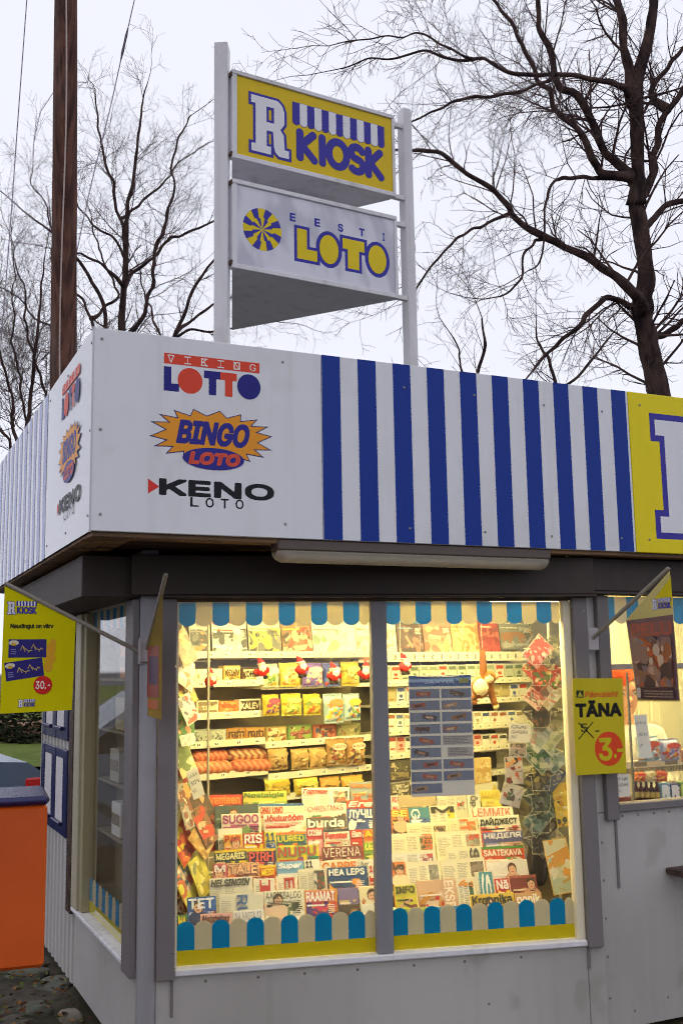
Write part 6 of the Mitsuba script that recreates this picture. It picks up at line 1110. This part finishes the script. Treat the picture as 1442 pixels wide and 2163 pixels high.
for c, w, h, ro, pal, l in [((2.0842, 0.4683, 1.213), .085, .066, -.03, ['b0a08a', '8a7a6a', 'd8c8b0', 'c8a890', '6a6054'], 'postcard with grey pink hand under the note'), ((2.0786, 0.498, 1.1164), .088, .125, .02, ['d8c8b0', 'c8642a', '8a3a24', '2a2624', 'e0a060'], 'postcard with orange dressed figure under the hand card'), ((2.0798, 0.5276, 1.0018), .1, .1, -.3, ['d8d0c0', 'b8604a', '6a5a4a', 'c8b8a8', '5a6a4a'], 'tilted white christmas postcard near the yellow newspaper')]:
    card('postcard', c, w, h, KY, ro, pal, l, 'd8d0bc', .0, 'loose postcards hung in the window')
# side rack by the left corner, faces turned towards the shop
for c, w, h, ya, ro, pal, l, bd in [
 ((0.6234, 0.9415, 1.7068), .13, .16, .9, .35, ['6a4a30', '3a2c22', 'c08a4a', '8a6a4a'], 'brown tilted card at the top of the corner rack', '8a7a5a'), ((0.6326, 0.9555, 1.596), .12, .15, .9, -.5, ['c8a888', 'd8c0a0', '8a5a3a', 'e0d4bc'], 'white framed oval portrait card in the corner rack', 'e0dac8'), ((0.6408, 0.9665, 1.5065), .13, .12, .9, .3, ['8a8a3a', 'c8b84a', '5a3424', 'b07a4a'], 'green and yellow card in the corner rack', 'a8a04a'), ((0.6377, 0.9247, 1.4315), .1, .13, .8, .35, ['d8c0b8', 'c84a3a', 'b0a8a0', '6a6a70'], 'whitish card with red mark in the corner rack', 'dcd6c8'),
 ((0.6303, 0.9427, 1.3432), .12, .14, .8, -.2, ['4a7a3a', 'd8a888', '6a9a4a', 'c88a5a'], 'bright green card with pink shape in the corner rack', '7a9a5a'), ((0.6276, 0.8957, 1.2978), .09, .05, .7, .1, ['d8d8c8', 'b8b8a8', 'c8c8b8'], 'small white card with thin lines in the corner rack', 'e0dccc'), ((0.6286, 0.9644, 1.2169), .13, .16, .9, .3, ['c8c08a', '8a9a5a', 'e0d8b0', '6a7a44'], 'yellow green leaf card in the corner rack', 'd0c89a'), ((0.6298, 0.9813, 1.1116), .14, .17, .9, .2, ['a83a2a', 'd8a060', 'e0d8b8', '6a8a4a', 'c8642a'], 'red and yellow flower card in the corner rack', 'c8b88a'),
 ((0.7148, 1.0127, 1.02), .12, .2, .8, .5, ['4a3224', '2a1c14', 'a8744a', '6a4430', 'c89a6a'], 'dark brown portrait magazine in the corner rack', '4a382c'), ((0.7346, 0.9888, 0.9068), .1, .18, .8, .4, ['8a5a3a', 'd8b088', '5a3626', 'c84a34', '3a2620'], 'magazine with embracing couple in the corner rack', '8a6a50'), ((0.6521, 0.9657, 1.0083), .15, .2, 1.0, .1, ['b0a898', 'd8d0bc', '8a5444', '6a6a60', 'c8a08a'], 'grey and pink magazine in the corner rack', 'b8b0a0'),
 ((0.6232, 0.9383, 0.8505), .17, .16, 1.0, .45, ['b83a24', '8a2a1c', 'd8c02a', 'd86a3a'], 'red magazine with yellow spine in the corner rack', 'd0b82a'), ((0.7119, 0.9652, 0.8437), .1, .14, .8, .7, ['c89a54', 'b0803c', 'd8b878'], 'orange brown booklet in the corner rack', 'c89a54'), ((0.6296, 0.9289, 0.7546), .17, .13, 1.0, .4, ['3a4a2a', '8a9a5a', '24301c', 'd8c83a', 'c8c8b0'], 'dark green magazine with yellow spine in the corner rack', 'd0bc34'), ((0.6425, 0.913, 0.68), .19, .2, 1.0, .45, ['c86a4a', 'a89a8a', 'd8cc4a', '5a6a6a', 'e0c8a0'], 'red grey magazine with wide yellow spine in the corner rack', 'dcc63a'),
 ((0.7005, 0.9267, 0.7042), .12, .17, .9, .25, ['c8bc4a', 'a89a34', 'd8d080', '8a8a5a'], 'olive yellow magazine in the corner rack', 'c8bc3a'), ((0.6183, 0.9161, 0.5945), .16, .16, 1.0, .4, ['8a5a44', 'd8b898', '4a3a34', 'b03a2a', 'e0d0b8'], 'brown portrait magazine at the foot of the corner rack', '8a7460')]:
    card('magazine' if 'magazine' in l else 'postcard', c, w, h, KY+ya, ro, pal, l, bd, .25, 'covers in the corner rack')
card('note_card', (0.6524, 0.8595, 1.1107), .06, .13, KY+.5, .32, None, 'white handwritten note leaning in the corner rack', 'e6e0cc', 0, None, ['LUGE', 'SIIN', 'VAATA'], cat='note')
k = thing('corner_rack', 'narrow wire rack in the left window corner', 'rack'); b = B()
for q in ((0.6537, 1.086, 1.4222), (0.812, 1.181, 1.4146)): b.add(*tube([np.array(q)*[1, 1, 0]+[0, 0, .3], np.array(q)*[1, 1, 0]+[0, 0, 1.9]], .006, 6), col='b8b09a')
b.put(k+'__upright', 'paint_vc', True)
k = thing('black_bag', 'black ribbed bag standing right of the magazine rack', 'bag'); x, y, z0, z1, w = (2.3021, 0.687, 0.5715, 0.7701, 0.107); M = frame((x, y, z0), KY-.3, .2, -.2)
b = B(); m = trimesh.creation.icosphere(subdivisions=3); v = np.sign(m.vertices)*np.abs(m.vertices)**.45*[w*.5, (z1-z0)*.62, .06]; v[:, 2] += .006*np.sin(v[:, 0]*180); b.add(v+[0, (z1-z0)*.5, 0], m.faces, '24201c', M); b.put(k+'__body', 'paint_vc', True)
B().add(*tube([(M@np.array([a, c, .0, 1]))[:3] for a, c in ((-w*.3, (z1-z0)), (-w*.2, (z1-z0)*1.35), (w*.2, (z1-z0)*1.35), (w*.3, (z1-z0)))], .006, 6), col='1c1916').put(k+'__handle', 'paint_vc', True)
card('magazine', (2.2196, 0.3687, 0.6946), .11, .24, KY-.25, .16, ['d8d0a8', 'e8e0c0', 'c8a050', 'd89a3a', 'b8c0a0'], 'pale magazine with orange side band leaning at the right jamb', 'd8a83a', .1, None)
card('magazine', (2.3776, 0.5338, 0.9381), .09, .2, KY-.3, .1, ['d8b83a', 'e8c84a', 'c8902a', '5a5a4a', 'e0d8b0'], 'yellow magazine between spinner and jamb', 'd8b83a', .1, None)
# ---- partition with small boxes behind the side window
k = thing('side_display', 'cream perforated display panel with narrow shelves behind the side window', 'shelf')
B().box(-1.66, -.72, .1, 2.0, -.165, -.15, M=LW).put(k+'__panel', 'display_grey')
B().box(-.72, -.705, .1, 2.0, -.165, -.035, M=LW).put(k+'__end_panel', 'display_grey'); B().box(-1.675, -1.6605, .1, 2.0, -.165, -.03, M=LW).put(k+'__end_panel_001', 'display_grey'); B().box(-1.66, -.72, 1.99, 2.005, -.149, -.03, M=LW).put(k+'__light_stop', 'display_grey')  # end and top closures added to keep shop lamp light out of the niche
SD = []
for i, z in enumerate((1.56, 1.32, 1.08, .84)): B().box(-1.60, -.76, z, z+.012, -.149, -.05, M=LW).put(k+'__'+num_in(k, 'shelf'), 'display_grey')
for y, z, c, l in [(-.92, 1.574, 'd8b83a', 'yellow box in the side display, topmost'), (-1.12, 1.574, 'd08a4a', 'orange box in the side display, topmost'), (-.95, 1.334, 'c8b890', 'tan box on the second shelf of the side display'), (-1.2, 1.334, 'a89a6a', 'olive tin on the second shelf of the side display'),
    (-.95, 1.094, 'd8c8b0', 'cream carton with pink band on the third side shelf'), (-1.3, 1.094, 'b0a890', 'grey carton on the third side shelf'), (-.96, .854, 'c8c0a8', 'pale carton on the lowest side shelf'), (-1.25, .854, 'd8d4c8', 'white tilted book on the lowest side shelf')]:
    kk = thing('display_box', l, 'box', 'boxes in the side display'); B().box(y-.09, y+.09, z, z+.15, -.145, -.06, c, LW, .003).put(kk+'__carton', 'print_paper')
    b = B(); b.box(y-.08, y+.08, z+.05, z+.1, -.0595, -.0585, 'b06a5a' if 'pink' in l else '8a7a5a', LW); b.put(kk+'__print', 'print_paper')
# ---- counter side of the shop
BB = (0.0, 1.9, 0.0); b = B()
k = thing('panelled_wall', 'cream interior wall of narrow vertical boards behind the counter', 'wall')
for i in range(24): B().box(3.62+.1*i, 3.715+.1*i, .08, 2.03, 1.9, 1.915, M=np.array([[1, 0, 0, 0], [0, 0, 1, 0], [0, 1, 0, 0], [0, 0, 0, 1.]]), bev=.004).put(k+'__'+num_in(k, 'board'), 'cream_wall')
B().box(3.0, 5.5, .08, 2.03, 1.93, 1.95, M=np.array([[1, 0, 0, 0], [0, 0, 1, 0], [0, 1, 0, 0], [0, 0, 0, 1.]])).put(k+'__backing', 'cream_wall') if False else None
for x, z0, z1, l in ((4.3, .9, 1.42, 'white cabinet door behind the cashier, left one'), (4.75, .85, 1.45, 'white cabinet door behind the candy bags')):
    kk = thing('cabinet_door', l, 'cabinet door', 'cabinet doors on the panelled wall'); B().box(x-.18, x+.18, z0, z1, -.02, .0, 'e4e0d0', frame((0, 1.88, 0), 0), .004).put(kk+'__door', 'paint_vc'); B().box(x-.12, x+.12, z0+.06, z1-.06, .0005, .006, 'dad6c4', frame((0, 1.88, 0), 0), .003).put(kk+'__inset', 'paint_vc')
k = thing('counter_grille', 'grey horizontal rail and glass guard inside the counter window', 'rail')
B().box(2.39, 3.6, 1.5734, 1.5998, -.12, -.1, '8f8a86', W2, .002).put(k+'__rail', 'paint_vc')
gx = 2.5747; B().box(gx, gx+.007, .98, 1.56, -.11, -.1, '6a6a62', W2).put(k+'__guard_edge', 'paint_vc')
gb = B().add([(gx+.004, .98, -.105), (3.6, .98, -.105), (3.6, 1.56, -.105), (gx+.004, 1.56, -.105)], [(0, 1, 2, 3)], M=W2); gb.put(k+'__guard_glass', 'clear_plastic')
k = thing('counter_display', 'white counter display shelf with price strip', 'shelf'); 
for (z, l) in ((1.0832, 'a'), (0.923, 'b')):
    sk = k+'__'+num_in(k, 'shelf_board'); B().box(2.74, 4.2, z, z+.014, -.6, -.42, 'e0dac4', W2, .003).put(sk, 'paint_vc'); bb = B().box(2.74, 4.2, z-.004, z+.032, -.42, -.415, 'e6e0cc', W2)
    for i in range(5): bb.box(2.85+.2*i, 2.93+.2*i, z+.003, z+.024, -.4148, -.413, '8a8270', W2)
    bb.put(sk+'__price_strip', 'print_paper')
b = B()
for i in range(70): b.box(2.74+.02*i, 2.75+.02*i, 1.0488, 1.0786, -.44, -.43, 'a8a08a', W2)
b.put(k+'__comb_fringe', 'paint_vc'); tag(k+'__comb_fringe', kind='stuff')
bag((2.8819, 0.5, 1.1165, 1.2386, 0.1409), 'b4ccd4', ['d8542a', 'e8e8e4', '5a9ab8', 'e0a03a'], 'light blue gummy bag on the counter display', '', group='candy bags on the counter', yaw=0.)
bag((3.0178, 0.5, 1.1119, 1.2213, 0.1255), 'b0b4d4', ['d84a30', 'e4e4ec', '6a6ab0', 'e0a03a'], 'violet topped gummy bag on the counter display', '', group='candy bags on the counter', yaw=0.)
bag((3.1411, 0.5, 1.1055, 1.1712, 0.1123), 'd8a070', ['d8542a', 'e8d0b0', 'c87a3a'], 'orange bag cut by the picture edge on the counter', '', group='candy bags on the counter', yaw=0.)
bag((2.8164, 0.5, 1.0214, 1.0714, 0.0709), 'e08a3a', ['d83a20', 'f0c860', 'e86a2a'], 'orange sweets packet under the counter shelf', '', group='sweets under the counter shelf', yaw=0., bulge=.02)
bag((2.885, 0.5, 1.0174, 1.0722, 0.0657), 'e0d8a8', ['d8c070', 'f0e8c8', 'b89a4a'], 'cream sweets packet under the counter shelf', '', group='sweets under the counter shelf', yaw=0., bulge=.02)
bag((2.9541, 0.5, 1.0133, 1.0685, 0.0725), 'd86a34', ['e0502a', 'f0c040', 'c83a2a'], 'red and orange sweets packet under the counter shelf', '', group='sweets under the counter shelf', yaw=0., bulge=.02)
for i, rc in enumerate([(2.7907, 0.5, 0.9367, 1.0226, 0.0294), (2.8231, 0.5, 0.9346, 1.0207, 0.0295), (2.8556, 0.5, 0.9325, 1.0188, 0.0297), (2.8884, 0.5, 0.9303, 1.0168, 0.0298), (2.9213, 0.5, 0.9282, 1.0149, 0.03)]):
    k = thing('small_bottle', 'small brown glass bottle with yellow label on the counter shelf', 'bottle', 'small brown bottles on the counter shelf'); x, y, z0, z1, w = rc; h = z1-z0; r_ = w/2*.92
    m = trimesh.creation.revolve(np.array([(0, 0), (r_, 0), (r_, h*.6), (r_*.45, h*.78), (r_*.42, h*.9), (0, h*.9)]), sections=14); B().add(m.vertices+[x, y, z0], m.faces, '3a2014').put(k+'__glass', 'print_gloss', 40)
    scene[k+'__glass'] = mikit.ply(trimesh.Trimesh(m.vertices+[x, y, z0], m.faces, process=False), 'print_gloss', smooth=True, color=np.tile(lin('3a2014'), (len(m.vertices), 1)))
    c = trimesh.creation.cylinder(radius=r_*.5, height=h*.12, sections=12); B().add(c.vertices+[x, y, z0+h*.95], c.faces, '1c1814').put(k+'__cap', 'print_gloss')
    c = trimesh.creation.cylinder(radius=r_*1.02, height=h*.32, sections=14); B().add(c.vertices+[x, y, z0+h*.3], c.faces, 'a08a3a').put(k+'__paper_label', 'print_paper')
for rc, c, pal, l in [((2.9783, 0.5, 0.9244, 1.0046, 0.0605), '5a90b8', ['e0e8ec', '3a6aa0', '8ab0c8'], 'light blue lozenge packet beside the bottles'), ((3.0406, 0.5, 0.9204, 1.0009, 0.0581), '2c3c6a', ['e0e0e8', '24305a', 'b83a3a'], 'dark blue lozenge packet beside the bottles'), ((3.1085, 0.5, 0.9159, 1.0039, 0.071), '6a9a3a', ['c8d86a', '4a7a2a', 'e0e0b0'], 'green lozenge packet at the picture edge')]:
    x, y, z0, z1, w = rc; k = thing('lozenge_packet', l, 'packet', 'packets on the counter shelf'); M = frame((x, y, z0), 0.); B().box(-w/2, w/2, 0, z1-z0, -.03, 0, c, M, .002).put(k+'__carton', 'print_gloss'); b = B(); art(b, M, w, z1-z0, .0006, pal, random.Random(4), 6); b.put(k+'__print', 'print_gloss')
card('note_card', (2.6392, 0.2475, 1.2616), .075, .2, 0., .03, None, 'white price card with handwriting standing on the counter display', 'e8e4d2', .1, None, ['80g', '10 kr', '7'], cat='note')
card('note_card', (2.4604, 0.1978, 1.052), .085, .1, 0., 0., None, 'white printed notice low in the counter window', 'e4e0d6', .0, None, ['et tal', 'teenus', 'palun'], cat='note')
x, y, z0, z1, w = (2.7049, 0.5, 0.8929, 0.9555, 0.11); k = thing('red_carton', 'dark red carton under the printed notice', 'box'); M = frame((x, y, z0-.03), 0.); B().box(-w/2, w/2, 0, z1-z0+.03, -.1, 0, '6a1e1c', M, .003).put(k+'__carton', 'print_gloss'); B().box(-w*.4, w*.4, .02, .05, .0005, .002, '8a3a30', M).put(k+'__band', 'print_gloss')
# ---- cashier
hc = np.array((3.1189, 0.9443, 1.4315))+[0, 0, 0]
k = thing('person', 'red haired person in a pale top seated behind the counter window', 'person'); MM = frame(hc, -.35)
import manifold3d as m3
def hullchain(js):
    out = []
    for (a, ra), (c, rc) in js:
        s1 = m3.Manifold.sphere(ra, 20).translate(list(a)); s2 = m3.Manifold.sphere(rc, 20).translate(list(c)); out.append(m3.Manifold.batch_hull([s1, s2]))
    u = out[0]
    for o_ in out[1:]: u = u+o_
    u = u.refine_to_length(.02); m = u.to_mesh(); t = trimesh.Trimesh(m.vert_properties[:, :3], m.tri_verts); trimesh.smoothing.filter_taubin(t, iterations=12); return t
# local axes: x right seen from the front, y up, z to the viewer; origin at the head centre
def hd(v): return np.array(v, float)
body = hullchain([((hd((0, .03, -.015)), .088), (hd((0, .03, .0)), .086)), ((hd((0, -.02, .01)), .072), (hd((0, -.075, .035)), .042)), ((hd((0, -.08, -.02)), .05), (hd((0, -.17, -.03)), .055)), ((hd((-.15, -.22, -.03)), .058), (hd((.15, -.22, -.03)), .058)),
    ((hd((-.09, -.28, -.02)), .1), (hd((.09, -.28, -.02)), .1)), ((hd((-.08, -.55, -.02)), .12), (hd((.08, -.55, -.02)), .12)), ((hd((0, -.28, -.02)), .12), (hd((0, -.55, -.02)), .13)), ((hd((.17, -.22, -.03)), .052), (hd((.22, -.46, .02)), .044)), ((hd((.22, -.46, .02)), .042), (hd((.12, -.52, .22)), .034)), ((hd((-.17, -.22, -.03)), .052), (hd((-.22, -.46, .02)), .044)), ((hd((-.22, -.46, .02)), .042), (hd((-.12, -.52, .22)), .034)),
    ((hd((0, -.015, .075)), .012), (hd((0, -.03, .098)), .013)), ((hd((.085, -.01, -.01)), .018), (hd((.092, .0, -.012)), .012)), ((hd((-.085, -.01, -.01)), .018), (hd((-.092, .0, -.012)), .012)),
    ((hd((.12, -.52, .22)), .03), (hd((.085, -.53, .285)), .022)), ((hd((-.12, -.52, .22)), .03), (hd((-.085, -.53, .285)), .022))]
    + [((hd((s*(.085-.0), -.53, .28)), .014), (hd((s*(.1-.017*j), -.535-.004*j, .345-.008*abs(j-1.5))), .0085)) for s in (-1, 1) for j in range(4)] + [((hd((s*.07, -.52, .26)), .013), (hd((s*.045, -.515, .3)), .009)) for s in (-1, 1)])
V_ = body.vertices; sk = np.tile(lin('cf9a7a'), (len(V_), 1)); 
B().add(V_, body.faces, sk, MM).put(k+'__body', 'paint_vc', True)
top = hullchain([((hd((-.15, -.225, -.03)), .064), (hd((.15, -.225, -.03)), .064)), ((hd((-.09, -.29, -.02)), .108), (hd((.09, -.29, -.02)), .108)), ((hd((-.08, -.56, -.02)), .13), (hd((.08, -.56, -.02)), .13)), ((hd((0, -.28, -.02)), .13), (hd((0, -.56, -.02)), .14)), ((hd((.17, -.225, -.03)), .06), (hd((.225, -.46, .02)), .053)), ((hd((-.17, -.225, -.03)), .06), (hd((-.225, -.46, .02)), .053)), ((hd((.225, -.46, .02)), .051), (hd((.15, -.51, .16)), .044)), ((hd((-.225, -.46, .02)), .051), (hd((-.15, -.51, .16)), .044))])
B().add(top.vertices, top.faces, 'c8c4bc', MM).put(k+'__blouse', 'matte_vc', True)
m = trimesh.creation.icosphere(subdivisions=4); v = m.vertices*[.108, .118, .112]; v = v*(1+.16*(meshkit.fbm(m.vertices*7, 3)-.5))[:, None]; v += [0, .045, -.028]
kp = ~((v[:, 2] > .03) & (v[:, 1] < .065+.02*np.sin(v[:, 0]*50)) & (np.abs(v[:, 0]) < .082)); fk = kp[m.faces].all(1)
B().add(v, m.faces[fk], 'a8401c', MM).put(k+'__hair', 'matte_vc', True)
b = B()
for s in (-1, 1):
    sph(b, (s*.033, .008, .075), (.013, .008, .008), 'e8e2da', 2, MM); sph(b, (s*.033, .008, .0815), (.006, .006, .004), '2a2420', 1, MM); v, F = tube(np.array([(s*.018, .026, .083), (s*.034, .032, .08), (s*.05, .026, .07)]), [.003, .0035, .002], 6); b.add(v, F, '7a3a20', MM)
b.put(k+'__eyes', 'print_gloss', True); tag(k+'__eyes', kind='stuff'); b = B(); sph(b, (0, -.062, .07), (.024, .006, .01), 'a84a40', 2, MM); b.put(k+'__lips', 'print_gloss', True)
